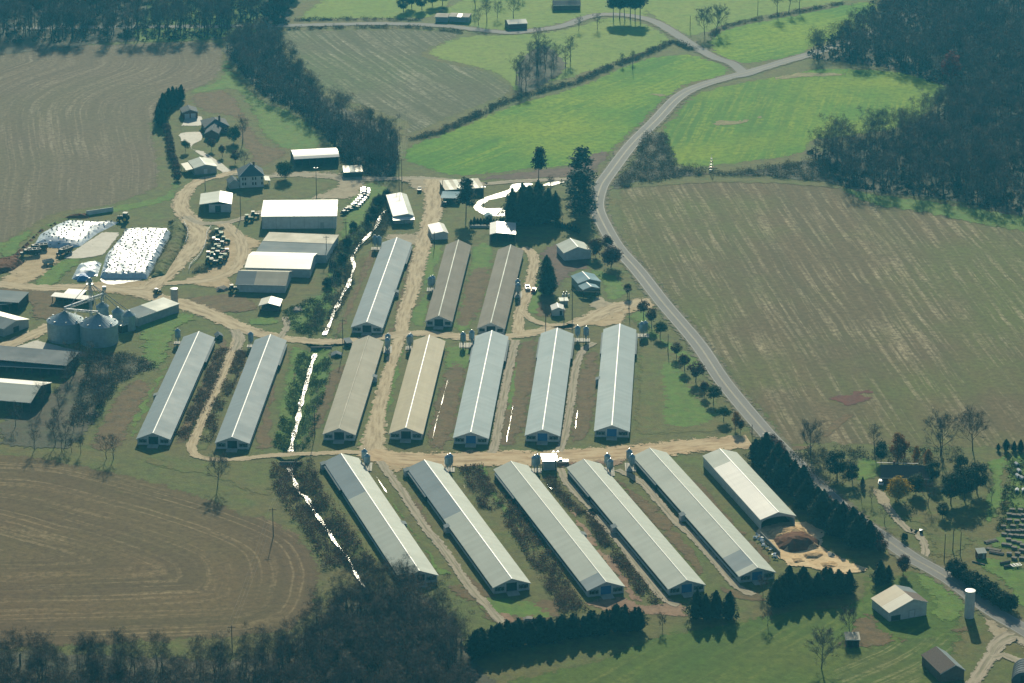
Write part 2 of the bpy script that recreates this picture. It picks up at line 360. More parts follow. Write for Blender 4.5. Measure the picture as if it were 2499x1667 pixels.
def patch(name, pts, mat, z=None, ew=4., grid=8., row=None, smooth=True, jit=.6, world=False, zf=None):
    """a piece of ground cover: ragged outline, 'edge' 0..1 inwards, 'row' = distance across the rows"""
    W = pts if world else [P(*q) for q in pts]
    loop = smooth_loop(W, 3.) if smooth else dense_loop(W, 3.)
    loop = loop+rng0.normal(0, jit, loop.shape)
    q = interior(loop, grid); q3 = interior(loop, 3.)
    if len(q3): ew = min(ew, max(.5, .55*seg_dist(q3[:1500], loop, True).max()))
    if len(q):
        d = seg_dist(q, loop, True); q = q[d > ew*.5]
    inner = [RINGS[inside(RINGS[:, 0], RINGS[:, 1], loop)]] if zf is not None else []
    for f in (.5, 1.):
        n = np.roll(loop, -1, 0)-np.roll(loop, 1, 0); n = np.stack([-n[:, 1], n[:, 0]], 1); n /= np.linalg.norm(n, axis=1)[:, None]+1e-9
        for sgn in (1, -1):
            c = loop+n*sgn*ew*f; c = c[inside(c[:, 0], c[:, 1], loop)]
            c = c[seg_dist(c, loop, True) > ew*f*.8]; inner.append(c)
    V, F = cdt(loop, np.concatenate([q]+inner)) if len(inner) else cdt(loop, q)
    if z is None: LAYER[0] += .0014; z = LAYER[0]
    zz = np.full(len(V), z)
    if zf is not None: zz = zz+zf(V)
    me = bpy.data.meshes.new(name); me.from_pydata(np.column_stack([V, zz]).tolist(), [], F); me.materials.append(MATS[mat])
    e = np.clip(seg_dist(V, loop, True)/ew, 0, 1)
    a = me.attributes.new('edge', 'FLOAT', 'POINT'); a.data.foreach_set('value', e.astype(np.float32))
    if row is not None:
        rr = seg_dist(V, row, False, True); a = me.attributes.new('row', 'FLOAT', 'POINT'); a.data.foreach_set('value', rr.astype(np.float32))
    if me.polygons and me.polygons[0].normal.z < 0: me.flip_normals()
    return tag(link(name, me), kind='structure')
def strip(name, px, width, mat, z=None, world=False, cols=(0, .12, .3, .5, .7, .88, 1), wob=.12, zf=None):
    W = [q[:2] for q in px] if world else [P(*q[:2]) for q in px]
    c = smooth_loop(W, 3., False); wd = width
    if isinstance(width, (list, tuple)):
        L = np.r_[0, np.cumsum(np.linalg.norm(np.diff(c, axis=0), axis=1))]; wd = np.interp(L/L[-1], np.linspace(0, 1, len(width)), width)
    t = np.gradient(c, axis=0); t /= np.linalg.norm(t, axis=1)[:, None]+1e-9; n = np.stack([-t[:, 1], t[:, 0]], 1)
    wd = np.broadcast_to(wd, (len(c),))*(1+rng0.normal(0, wob*.35, len(c)))
    s = np.r_[0, np.cumsum(np.linalg.norm(np.diff(c, axis=0), axis=1))]
    if z is None: LAYER[0] += .0014; z = LAYER[0]
    V = []; UV = []; F = []; k = len(cols)
    for i in range(len(c)):
        for u in cols:
            q = c[i]+n[i]*wd[i]*(u-.5); V.append((q[0], q[1], z)); UV.append((u, s[i]))
    if zf is not None:
        A = np.array(V); A[:, 2] += zf(A[:, :2]); V = A.tolist()
    for i in range(len(c)-1):
        for j in range(k-1): F.append((i*k+j+1, i*k+j, (i+1)*k+j, (i+1)*k+j+1))
    me = bpy.data.meshes.new(name); me.from_pydata(V, [], F); me.materials.append(MATS[mat])
    uv = me.uv_layers.new(name='UVMap'); li = np.empty(len(me.loops), np.int32); me.loops.foreach_get('vertex_index', li)
    uv.data.foreach_set('uv', np.array(UV, np.float32)[li].ravel())
    if me.polygons[0].normal.z < 0: me.flip_normals()
    return tag(link(name, me), kind='structure')

# ------------------------------------------------------------------ ground with the creek's ditch
CREEK_PX = [Z('F', 1075,215, 1050,250, 1030,310, 970,370, 940,440, 890,500, 830,560, 790,620, 762,670, 775,740, 755,800, 735,870, 710,900, 670,990, 630,1070, 600,1150, 562,1225),
            Z('K', 497,185, 460,300, 430,420, 395,540, 370,680, 340,780, 320,885),
            Z('K', 315,1005, 350,1100, 390,1190)+Z('O', 430,130, 470,200, 520,280, 580,360, 640,460, 710,540, 760,620, 790,690, 830,750, 900,850, 1030,1000, 1190,1120, 1220,1250, 1350,1370, 1480,1440, 1520,1600)]
CREEK = [smooth_loop([P(*q, -.8) for q in c], 4., False) for c in CREEK_PX]
def ditch(V):
    V = np.asarray(V)[:, :2]; d = np.full(len(V), 1e9)
    for c in CREEK: d = np.minimum(d, seg_dist(V, c))
    t = np.clip((d-1.3)/4.7, 0, 1); return -1.25*(1-t*t*(3-2*t))
pts = []
for c in CREEK:
    t = np.gradient(c, axis=0); t /= np.linalg.norm(t, axis=1)[:, None]; n = np.stack([-t[:, 1], t[:, 0]], 1)
    for d in (0, 1.3, -1.3, 2.6, -2.6, 3.8, -3.8, 5, -5, 6.3, -6.3): pts.append(c+n*d)
RINGS = np.concatenate(pts)
g = np.stack(np.meshgrid(np.arange(-260, 261, 20.), np.arange(720, 2200, 20.)), -1).reshape(-1, 2)
d = np.full(len(g), 1e9)
for c in CREEK: d = np.minimum(d, seg_dist(g, c))
g = g[d > 12]
V, F = cdt(np.array([(-6000, -2000), (6000, -2000), (6000, 14000), (-6000, 14000)], float), np.concatenate(pts+[g]))
me = bpy.data.meshes.new('ground'); me.from_pydata(np.column_stack([V, ditch(V)]).tolist(), [], F); me.materials.append(MATS['ground'])
if me.polygons[0].normal.z < 0: me.flip_normals()
tag(link('ground', me), kind='structure')
for c in CREEK:
    wdt = [1.35+.75*math.sin(i*1.9)+.3*math.sin(i*3.1) for i in range(22)] if c is not CREEK[2] else [1.9, .5, 1.6, .3, 1.6, .5, 1.7, .6, 1.5, .3, 1.2, .1, 1.0, .1, .6, .05]  # widths pinched along the way so the water's glint comes out broken
    o = strip('creek', [tuple(q) for q in (c if c is not CREEK[2] else c[:int(len(c)*.60)])], [max(.5, x) for x in wdt], 'water', -.82, True, wob=.5)

# ------------------------------------------------------------------ fields
def guide(px): return [P(*q) for q in px]
F1 = [(-260,95),(0,114),(130,108),(300,106),(525,102),(550,140),(536,188),(455,230),(405,262),(378,300),(384,340),(396,425),(390,460),(340,480),(272,502),(200,512),(136,526),(68,563),(0,601),(-260,700)]
patch('stubble_field', F1, 'field_stubble', grid=6, row=smooth_loop(guide(Z('A', 1370,380, 1385,470, 1250,560, 900,690, 810,780, 830,950, 880,1150, 880,1300)), 8, False))
F2 = [(-260,1095),(0,1106),(102,1112),(238,1140),(340,1163),(442,1190),(544,1222),(600,1250),(680,1268),(749,1313),(789,1388),(783,1456),(749,1524),(646,1553),(476,1567),(0,1590),(-260,1600)]
patch('ploughed_field', F2, 'field_brown', grid=5, row=smooth_loop(guide([(-260,1120),(102,1125),(340,1175),(544,1232),(680,1282),(745,1325),(778,1388),(770,1450),(735,1515),(640,1545),(476,1558),(-260,1580)]), 8, False))
F3 = [(678,78),(838,72),(1008,72),(1127,83),(1039,131),(1110,155),(1195,177),(1253,222),(1150,268),(991,333),(985,299),(920,275),(800,225),(719,143)]
patch('diamond_field', F3, 'field_diamond', grid=7, row=smooth_loop(guide(Z('B', 260,250, 420,380, 700,570, 1000,770, 1150,870)), 8, False))
F4 = [(1506,466),(1540,449),(1710,440),(1802,437),(2040,451),(2074,465),(2210,480),(2500,522),(2720,560),(2720,1085),(2500,1099),(2346,1096),(2040,1087),(1915,1085),(1880,1040),(1722,852),(1640,748),(1575,664),(1535,604),(1508,550),(1499,500)]
patch('strip_field', F4, 'field_right', grid=9, row=guide([(1938,529),(2130,806)]))
F5 = [(984,372),(1008,347),(1076,326),(1246,256),(1400,213),(1506,166),(1574,143),(1676,131),(1740,148),(1785,168),(1758,190),(1690,203),(1640,235),(1572,299),(1503,367),(1465,400),(1336,410),(1200,424),(1144,430),(1076,424),(1025,408),(984,396)]
patch('green_field', F5, 'field_green', grid=7, row=guide([(985,364),(1506,160)]))
F6 = [(1608,322),(1640,280),(1676,240),(1731,216),(1846,193),(1948,176),(2006,166),(2142,170),(2227,182),(2322,216),(2290,260),(2210,310),(2100,330),(1990,345),(1962,374),(1836,395),(1734,408),(1676,410),(1640,390),(1618,350)]
patch('green_field', F6, 'field_green2', grid=7, row=guide([(1750,330),(1790,250)]))
F7 = [(1730,96),(1785,66),(1938,35),(2040,15),(2112,4),(2150,20),(2110,70),(2000,110),(1960,132),(1887,149),(1836,156),(1785,152),(1740,130)]
patch('green_field', F7, 'field_green', grid=10, row=guide([(1750,100),(2050,30)]))
patch('pasture', [(1555,-30),(1590,42),(1650,76),(1700,88),(1790,58),(1930,28),(2100,-5),(2120,-40)], 'pasture', grid=20)
patch('pasture', [(1039,131),(1131,88),(1229,84),(1370,72),(1482,42),(1574,56),(1640,96),(1574,127),(1506,153),(1400,190),(1302,212),(1255,222),(1195,176)], 'pasture', grid=15)
patch('pasture', [(726,48),(777,0),(790,-30),(1060,-40),(1100,10),(1063,38),(1040,45),(838,47)], 'pasture', grid=20)
patch('pasture', [(1060,40),(1120,0),(1250,-60),(1560,-60),(1585,40),(1480,34),(1380,60),(1240,76),(1130,62)], 'pasture', grid=25)
patch('pasture', Z('Q', -60,1520, 400,1380, 900,1240, 1180,1110, 1400,1080, 1760,1010, 2040,950)+Z('S', 640,930, 1120,880, 1180,660, 1250,640, 1340,720, 1560,640, 1800,800, 1930,1000, 1890,1200, 1700,1560, 0,1700), 'pasture_near', grid=7, row=guide(Z('S', 300,1500, 1300,900)))
patch('garden_rows', Z('S', 1000,1330, 1300,1190, 1600,1120, 1860,1130, 1900,1200, 1700,1420, 1500,1560, 1000,1560), 'garden', grid=5, row=smooth_loop(guide(Z('S', 1000,1540, 1500,1330, 1700,1200, 1780,1120)), 8, False))
# lawns, verges and bare patches
for nm, px, mt in [
    ('grass_slope', Z('A', 1600,330, 1700,520, 1900,720, 2100,800, 2300,960, 2300,1050, 2080,1080, 1900,1000, 1760,760, 1650,640, 1400,680, 1350,640, 1560,560), 'grass_green'),
    ('grass_slope', Z('A', 1350,690, 1640,650, 1760,800, 1900,1020, 2080,1080, 1990,1160, 1840,1200, 1700,1000, 1680,850, 1450,800), 'grass_brown'),
    ('lawn', Z('A', 1270,760, 1450,800, 1650,900, 1750,1100, 1700,1200, 1330,1150, 1270,980), 'grass_dull'),
    ('field_margin', [(-60,610),(68,572),(136,535),(238,510),(340,490),(400,470),(420,430),(440,455),(420,490),(280,520),(150,545),(60,590),(-60,650)], 'grass_green'),
    ('lawn', Z('F', 150,115, 380,105, 600,125, 620,170, 420,260, 180,262, 20,350, -100,330, 0,250), 'grass_dull'),
    ('soil_strip', Z('C', 720,1095, 870,1085, 770,1210, 730,1260, 300,1290, -60,1300, -200,1290, -60,1260, 300,1215, 560,1180), 'soil_red'),
    ('grass_strip', Z('F', 960,620, 830,900, 720,1180, 620,1260, 720,1000, 830,750, 900,600), 'grass_brown'),
    ('grass_strip', Z('F', 1190,600, 1120,830, 1060,1100, 1010,1230, 1080,1240, 1150,900, 1230,620), 'grass_brown'),
    ('lawn', Z('F', 1300,620, 1430,590, 1330,900, 1300,1170, 1200,1160, 1180,1060, 1260,940, 1260,780), 'grass_green'),
    ('lawn', Z('F', 1620,590, 1800,600, 1640,1180, 1480,1190, 1560,850), 'grass_green'),
    ('grass_strip', Z('F', 1600,760, 1770,760, 1680,1100, 1500,1150), 'grass_brown'),
    ('lawn', Z('F', 1400,330, 1540,260, 1760,320, 1880,420, 1640,580, 1480,580, 1340,560, 1330,470), 'grass_dull'),
    ('yard_earth', Z('G', 330,640, 500,560, 700,620, 740,740, 600,780, 480,900, 420,1000, 350,900), 'soil_red'),
    ('yard_earth', Z('G', 250,900, 330,820, 480,1000, 600,1050, 400,1110, 280,1080), 'grass_brown'),
    ('lawn', Z('G', 700,740, 950,840, 950,970, 820,980, 780,880), 'grass_green'),
    ('lawn', Z('G', 230,830, 340,820, 370,960, 330,1080, 260,1080), 'grass_green'),
    ('lawn', Z('G', 940,1090, 1100,1040, 1160,1110, 1230,1230, 1640,1470, 1560,1470, 1050,1480, 1050,1200), 'grass_green'),
    ('lawn', Z('L', 1040,120, 1200,60, 1400,250, 1700,560, 1800,720, 1700,760, 1400,760, 1020,760, 1030,400), 'grass_dull'),
    ('lawn', Z('L', 1180,280, 1330,240, 1480,480, 1620,660, 1250,720, 1200,500), 'grass_green'),
    ('grass_strip', Z('J', 1000,560, 1250,200, 1300,130, 1120,440, 960,790, 920,780), 'grass_green'),
    ('grass_strip', Z('J', 700,680, 860,420, 1000,360, 1100,440, 960,700, 900,850, 640,880), 'grass_brown'),
    ('grass_strip', Z('J', 1560,120, 1640,90, 1560,330, 1380,720, 1300,850, 1240,830, 1400,500), 'grass_brown'),
    ('grass_strip', Z('J', 1780,150, 1640,520, 1540,740, 1500,880, 1420,880, 1440,760, 1600,450, 1720,150), 'grass_dull'),
    ('creek_bank', Z('K', 300,130, 420,150, 600,130, 640,300, 560,620, 420,820, 220,870, 200,640, 260,360), 'grass_green'),
    ('grass_strip', Z('K', 290,120, 240,330, 190,640, 180,860, 60,880, 60,760, 200,330), 'grass_brown'),
    ('grass_strip', Z('K', 620,280, 720,260, 640,480, 560,700, 440,820, 480,600), 'grass_brown'),
    ('grass_strip', Z('K', 1000,150, 980,330, 900,560, 830,760, 780,850, 880,850, 950,600, 1060,250), 'grass_green'),
    ('grass_strip', Z('K', 1140,160, 1050,560, 1000,770, 990,830, 950,760, 1020,420, 1090,180), 'grass_green'),
    ('grass_strip', Z('K', 1440,130, 1620,140, 1600,300, 1420,290), 'grass_green'),
    ('grass_strip', Z('K', 1420,290, 1600,290, 1480,820, 1280,800), 'grass_brown'),
    ('grass_strip', Z('K', 1950,120, 2100,80, 2010,760, 1800,840, 1850,420), 'grass_brown'),
    ('grass_strip', Z('K', 1930,230, 1960,240, 1900,620, 1850,600), 'grass_green'),
    ('grass_strip', Z('L', 690,160, 780,160, 740,700, 560,830, 570,600, 620,300), 'grass_brown'),
    ('grass_strip', Z('J', 1060,930, 1400,930, 1900,960, 2000,1000, 1990,1180, 1850,1220, 1500,1080, 1080,1000), 'grass_dull'),
    ('creek_bank', Z('O', 420,0, 620,240, 860,560, 980,640, 900,640, 640,350, 450,150), 'grass_dull'),
    ('grass_strip', Z('O', 600,100, 960,560, 1060,720, 960,640, 640,300, 480,60), 'grass_dull'),
    ('grass_strip', Z('O', 1000,80, 1120,260, 1340,560, 1480,700, 1400,700, 1180,380, 1000,130), 'grass_green'),
    ('grass_strip', Z('O', 1240,160, 1460,560, 1800,860, 1680,860, 1420,520, 1200,260), 'grass_brown'),
    ('grass_strip', Z('K', 1560,960, 1740,960, 1760,1100, 2000,1440, 1900,1440, 1640,1060), 'grass_green'),
    ('end_ground', Z('O', 1400,780, 1560,900, 1860,1080, 2300,980, 2200,860, 2060,860, 1800,940, 1620,780), 'grass_brown'),
    ('end_ground', Z('Q', -100,860, 220,860, 460,960, 440,1010, 160,1010, -60,1000), 'grass_green'),
    ('end_ground', Z('Q', 660,890, 960,840, 1100,900, 1260,880, 1400,900, 1400,1000, 800,960), 'red_dirt'),
    ('end_ground', Z('Q', 1540,700, 1700,780, 1960,830, 1960,900, 1760,880, 1640,800), 'grass_brown'),
    ('bare_earth', Z('Q', 440,80, 600,240, 780,480, 1000,740, 1080,900, 1000,880, 860,680, 640,400, 540,220), 'red_dirt'),
    ('grass_strip', Z('Q', 900,0, 1280,300, 1560,700, 1480,700, 1200,380, 960,120), 'grass_brown'),
    ('grass_strip', Z('Q', 1480,0, 1780,360, 2040,600, 2000,640, 1700,340, 1400,20), 'grass_brown'),
    ('bare_earth', Z('O', 1800,960, 1900,980, 1980,1040, 1860,1060), 'red_dirt'),
    ('wet_patch', Z('M', 920,510, 1010,480, 1080,470, 1240,440, 1290,460, 1200,490, 1310,505, 1240,530, 1080,570, 1000,540), 'soil_wet'),
    ('bare_earth', Z('M', 620,850, 830,845, 920,800, 880,780, 960,690, 1060,620, 1140,620, 1010,730, 900,830, 800,870, 660,890), 'grass_brown'),
    ('lawn', Z('M', 1120,960, 1260,930, 1340,1000, 1300,1080, 1140,1100), 'grass_green'),
    ('lawn', Z('S', 1400,240, 1560,120, 1700,120, 1800,260, 1960,380, 2000,460, 1900,560, 1660,560, 1640,430, 1500,300), 'grass_dull'),
    ('lawn', Z('M', 2080,960, 2280,900, 2230,1010, 2200,1250, 2120,1440, 2050,1300, 2110,1100), 'grass_green'),
    ('lawn', Z('S', 1980,580, 2100,560, 2351,640, 2500,800, 2500,1000, 2260,900, 2200,760, 2000,640), 'grass_green'),
    ('lawn', Z('S', 1960,860, 2200,980, 2500,1180, 2500,1160, 1990,860), 'grass_dull'),
    ('lawn', Z('S', 1600,640, 1940,840, 1900,1030, 1680,1000, 1680,880, 1560,760), 'grass_green'),
    ('weed_yard', Z('M', 2230,930, 2500,860, 2600,1500, 2100,1600, 2180,1400, 2200,1150), 'grass_green'),
    ('bare_earth', Z('S', 1160,960, 1280,940, 1380,1110, 1680,1130, 1960,1040, 2000,1100, 1560,1180, 1200,1240, 1000,1210, 1060,1080), 'grass_brown'),
    ('bare_earth', Z('S', 2020,960, 2120,960, 2330,1150, 2160,1180, 2060,1100), 'gravel'),
    ('scrub_shade_ground', Z('C', 1000,1160, 1100,960, 1250,960, 1330,1180, 1700,1235, 2350,1130, 2700,1180, 2600,1330, 2300,1310, 1900,1270, 1400,1270, 900,1360, 850,1300), 'wood_floor'),  # dark scrub floor; tree shadows along its edges are put into the colour
    ('bare_patch', Z('C', 1570,890, 1640,860, 1750,865, 1850,850, 1840,880, 1700,900, 1600,905), 'pale_grass'), ('bare_patch', Z('C', 1880,840, 1930,825, 1945,840, 1900,855), 'pale_grass'),
    ('bare_patch', Z('D', 540,560, 720,520, 900,520, 1100,530, 1000,550, 800,555, 640,570), 'pale_grass'), ('bare_patch', Z('C', 1120,685, 1230,665, 1260,680, 1180,700), 'pale_grass'),
    ('field_margin', [(2050,458),(2142,474),(2278,490),(2400,510),(2600,545),(2600,580),(2400,552),(2250,520),(2120,500)], 'grass_green'),
    ('field_margin', [(1500,452),(1600,437),(1750,432),(1900,436),(2050,452),(2050,462),(1850,448),(1700,450),(1560,460)], 'grass_dull'),
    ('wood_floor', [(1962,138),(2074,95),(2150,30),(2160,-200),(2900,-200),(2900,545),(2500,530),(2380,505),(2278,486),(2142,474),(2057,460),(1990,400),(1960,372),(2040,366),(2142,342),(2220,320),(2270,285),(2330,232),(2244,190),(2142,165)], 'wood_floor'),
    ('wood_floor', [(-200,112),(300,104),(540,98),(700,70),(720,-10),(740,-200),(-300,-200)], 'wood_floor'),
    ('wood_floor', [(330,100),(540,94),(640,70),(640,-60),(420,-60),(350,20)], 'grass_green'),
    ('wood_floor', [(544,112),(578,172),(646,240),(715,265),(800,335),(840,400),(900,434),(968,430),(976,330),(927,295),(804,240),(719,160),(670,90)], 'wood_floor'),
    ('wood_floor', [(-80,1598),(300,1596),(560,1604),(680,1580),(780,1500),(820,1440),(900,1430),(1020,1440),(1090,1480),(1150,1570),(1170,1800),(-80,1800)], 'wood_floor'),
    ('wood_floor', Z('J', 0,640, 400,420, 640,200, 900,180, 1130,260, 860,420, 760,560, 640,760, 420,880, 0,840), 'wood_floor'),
    ('wood_floor', [(1253,215),(1262,150),(1330,110),(1390,160),(1340,205),(1280,235)], 'wood_floor'),
    ('creek_bank', Z('F', 760,180, 1000,150, 1040,250, 880,480, 740,660, 680,900, 560,1180, 260,1180, 300,1050, 480,950, 580,700, 640,560), 'grass_green'),
    ('grass_slope', Z('E', 1320,960, 1700,930, 1880,1050, 1560,1080, 1420,1040), 'grass_brown'),
    ('lawn', Z('E', 0,600, 180,480, 260,470, 60,720, 0,740), 'grass_green'),
    ('lawn', Z('E', 210,860, 460,680, 600,680, 400,870), 'grass_green'),
    ('lawn', Z('E', 0,860, 500,920, 450,1100, 220,1110, 200,1000, 0,960), 'grass_brown'),
    ('lawn', Z('E', 990,1150, 1300,1060, 1440,1100, 1300,1200, 1180,1469, 1050,1469), 'grass_green'),
    ('lawn', Z('E', 1740,1140, 1860,1090, 2010,1110, 2000,1150, 1860,1170), 'grass_green')]:
    patch(nm, px, mt, grid=9, zf=ditch)
# yards
patch('farmyard', Z('F', 180,55, 660,55, 720,95, 1130,92, 1440,118, 1420,190, 1390,260, 1400,330, 1330,470, 1310,560, 1250,590, 1000,560, 1010,500, 1240,470, 1280,240, 1190,190, 1110,130, 940,130, 860,180, 800,240, 720,340, 715,262, 430,258, 620,170, 600,120, 380,105, 200,100), 'gravel', grid=7, zf=ditch)
patch('tractor_yard', Z('E', 1380,420, 1640,415, 1720,480, 1900,560, 1850,620, 1760,720, 1690,800, 1660,900, 1500,900, 1280,830, 1440,770, 1520,700, 1490,560, 1560,470), 'dirt', grid=7)
patch('farmyard', Z('E', 0,800, 200,640, 330,600, 520,600, 450,700, 380,760, 240,860, 60,880, 0,870), 'dirt', grid=7)
patch('farmyard', Z('E', 560,870, 740,830, 1060,830, 1120,850, 1050,960, 700,930), 'dirt', grid=7)
patch('lane_junction', Z('K', 780,870, 900,800, 930,780, 980,830, 1060,880, 1180,905, 1500,905, 1800,915, 2100,915, 2300,930, 2300,985, 2000,960, 1600,975, 1300,985, 1180,1020, 1080,1050, 1040,1060, 940,960, 800,925), 'dirt', grid=6)
patch('lane_junction', Z('L', 380,940, 700,925, 1000,900, 1050,930, 980,960, 900,1000, 820,990, 640,960, 560,1010, 480,1010), 'red_dirt', grid=6)
patch('lane_junction', Z('G', 860,1060, 1060,980, 1160,990, 1200,1040, 1000,1080, 960,1140, 800,1180, 640,1160, 500,1200, 480,1170, 700,1110), 'dirt', grid=6)
patch('bunker_floor', Z('E', 735,490, 870,495, 760,640, 740,655, 600,680, 440,680), 'slab', smooth=False, jit=.1, ew=.6, grid=8)
patch('concrete_apron', Z('E', 1225,725, 1300,605, 1370,605, 1290,730), 'slab', smooth=False, jit=.1, ew=.6)
patch('concrete_apron', Z('E', 60,1330, 290,1255, 330,1285, 560,1340, 680,1370, 610,1395, 520,1380), 'slab', smooth=False, jit=.1, ew=.6)
patch('concrete_apron', Z('A', 1300,905, 1325,850, 1420,830, 1450,840, 1450,900, 1440,905), 'slab', smooth=False, jit=.1, ew=.5)
patch('house_drive', Z('A', 1290,960, 1440,948, 1450,1005, 1400,1030, 1390,1070, 1460,1090, 1560,1150, 1640,1210, 1700,1240, 1640,1260, 1540,1200, 1440,1120, 1370,1070, 1350,1030, 1300,1010), 'slab', jit=.2, ew=.6)
patch('concrete_drive', Z('F', 1910,148, 2065,142, 1960,190, 1900,225, 1780,256, 1712,285, 1696,310, 1725,322, 1890,322, 1890,376, 1740,374, 1670,350, 1630,315, 1650,280, 1720,240, 1830,205, 1890,185), 'drive', jit=.1, ew=.3)
patch('concrete_drive', Z('F', 2105,164, 2170,133, 2310,123, 2200,160), 'drive', smooth=False, jit=.1, ew=.3)
patch('gravel_apron', Z('G', 690,1000, 780,950, 830,985, 900,1000, 820,1030, 740,1060), 'gravel', ew=2)
patch('gravel_apron', Z('G', 700,130, 780,100, 770,180, 730,240, 740,330, 700,400, 690,330, 720,240), 'gravel', ew=2)
# lanes: gravel and dirt
strip('gravel_lane', Z('G', 760,95, 540,110, 200,125, -40,146)+Z('F', 1730,148, 1450,118, 1200,102, 1000,108, 700,95, 400,78, 150,92, -80,70), 5.5, 'lane_grey')
strip('farm_lane', Z('F', 1350,110, 1350,300, 1310,450, 1275,560, 1260,640, 1230,740, 1205,860, 1180,950, 1135,1080, 1120,1180, 1105,1250)+Z('K', 1060,200, 1000,400, 960,560, 930,720, 915,820, 900,880), [11, 10, 8, 8, 7.5, 6, 5.5, 6.5, 11], 'lane')
strip('farm_lane', Z('J', 1700,70, 1650,200, 1590,350, 1490,570, 1415,750, 1372,850, 1400,915, 1520,945, 1700,945, 1950,917, 2200,906)+Z('K', 500,905, 800,893, 1000,925), 4.2, 'lane')
strip('farm_lane', Z('K', 860,895, 1000,935, 1300,952, 1700,942, 2000,935)+Z('L', 260,945, 500,925, 800,905, 1100,885, 1400,852, 1700,828, 1850,818), [13, 17, 17, 15, 15, 16, 14], 'lane_orange')
strip('farm_lane', Z('E', 940,925, 1100,955, 1310,1010, 1430,1050, 1560,1100, 1700,1165, 1830,1210, 2000,1250, 2200,1270)+Z('F', 600,1278, 800,1265, 1000,1240, 1100,1222, 1300,1218, 1500,1238, 1700,1250, 1900,1237, 2100,1205, 2300,1150)+Z('G', 500,1180, 700,1110, 850,1045, 1050,995, 1180,985), [8, 12, 10, 8, 7.5, 8, 9, 8, 10, 11], 'lane')
strip('farm_lane', Z('E', -60,860, 300,890, 600,885, 900,905, 1050,900, 1160,820, 1280,700, 1385,600, 1425,500, 1380,420, 1310,340, 1300,265, 1350,185, 1450,115, 1600,85, 1720,40), [8, 9, 10, 11, 11, 11, 9, 7, 6], 'lane')
strip('farm_lane', Z('E', 1330,380, 1430,425, 1600,425, 1750,390, 1900,335), 5, 'lane_grey')
strip('farm_lane', Z('E', 1610,430, 1700,510, 1740,610, 1700,740, 1580,815, 1400,845, 1180,860), 6, 'lane')
strip('farm_lane', Z('E', 0,1330, 200,1240, 380,1160), 9, 'lane')
strip('farm_lane', Z('E', 1680,1190, 1720,1260, 1690,1340), 5, 'lane_grey')
strip('farm_lane', Z('E', 2010,1250, 2060,1160, 2040,1100), 3.2, 'lane_grey')
strip('farm_lane', Z('K', 960,960, 1020,1040, 1100,1150, 1200,1300, 1290,1440)+Z('O', 1360,440, 1480,600, 1610,790, 1740,930, 1860,1065), 3.8, 'lane_grey')
strip('gravel_track', Z('L', 490,1010, 540,1110, 640,1220, 760,1340)+Z('Q', 700,225, 900,440, 1080,680, 1240,870, 1340,915), 3.6, 'lane_grey')
strip('gravel_track', Z('L', 900,1020, 1060,1100, 1200,1250, 1330,1400)+Z('Q', 1450,430, 1620,620, 1760,780, 1880,840), 3.6, 'lane_grey')
strip('gravel_track', Z('K', 1935,90, 1880,330, 1830,580, 1790,830, 1760,900), 4.0, 'lane_grey')
strip('gravel_track', Z('L', 740,110, 670,150, 610,260, 580,450, 550,640, 520,790, 480,890), 3.6, 'lane_grey')
strip('farm_lane', Z('F', 1990,600, 2050,640, 2065,720, 2045,830, 2010,950, 1965,1070, 1950,1220), 5.5, 'lane')
strip('farm_lane', Z('F', 1985,1060, 2060,1125, 2180,1160, 2300,1150), 4, 'lane')
strip('house_lane', Z('M', 1290,1170, 1340,1240, 1400,1330, 1480,1420, 1560,1480)+Z('S', 1560,370, 1620,450, 1640,530, 1620,600), 3.2, 'lane_grey')
patch('house_yard', Z('M', 1260,1190, 1300,1150, 1370,1190, 1400,1260, 1330,1280), 'gravel', ew=1.5)
strip('gravel_lane', Z('S', 2500,1240, 2300,1130, 2160,1190, 2120,1260, 2050,1370, 1950,1520), [14, 10, 6, 5, 5, 5], 'lane_grey')
strip('gravel_lane', Z('S', 2130,1290, 2200,1270, 2300,1310, 2380,1340), 5, 'lane_grey')
# paved roads
ROAD = [(2640,1625)]+Z('S', 2351,1092, 2130,962, 1930,815, 1800,718, 1540,570, 1400,472)+[(2074,1256),(1993,1184),(1938,1127),(1901,1090),(1863,1050),(1768,936),(1703,840)]+Z('G', 1230,1000, 1050,770, 900,600, 800,430, 757,330, 757,250, 790,150, 860,50)+Z('C', 1000,1042, 1180,862, 1330,705, 1480,622, 1700,556, 1900,503, 2100,442, 2230,407)+[(2060,105),(2200,50),(2300,-40)]
SIDE = Z('C', 1800,520, 1720,455, 1600,415, 1450,332, 1300,232, 1150,150, 980,112, 820,105, 680,126, 500,190, 250,226)+Z('B', 1900,236, 1700,220, 1450,190, 1200,176, 900,172, 600,178, 300,184)+[(560,65),(300,66),(0,70),(-300,72)]
strip('road_verge', ROAD, 12.5, 'verge'); strip('road_verge', SIDE, 11, 'verge')
strip('road', ROAD, 6.6, 'asphalt', wob=.02); strip('road', SIDE, 5.8, 'asphalt', wob=.02)
patch('road_junction', Z('C', 1640,430, 1790,505, 1990,470, 1900,530, 1760,560, 1780,510), 'asphalt', ew=.8, jit=.1)
RW = smooth_loop([P(*q) for q in ROAD], 3., False); LAYER[0] += .01
def offs(c, d):
    t = np.gradient(c, axis=0); t /= np.linalg.norm(t, axis=1)[:, None]; return c+np.stack([-t[:, 1], t[:, 0]], 1)*d
for d in (-.17, .17): strip('centre_line', [tuple(q) for q in offs(RW, d)[::3]], .13, 'road_paint_yellow', LAYER[0], True, (0, 1), 0)
for d in (-2.95, 2.95): strip('edge_line', [tuple(q) for q in offs(RW, d)[::3]], .12, 'road_paint_white', LAYER[0], True, (0, 1), 0)
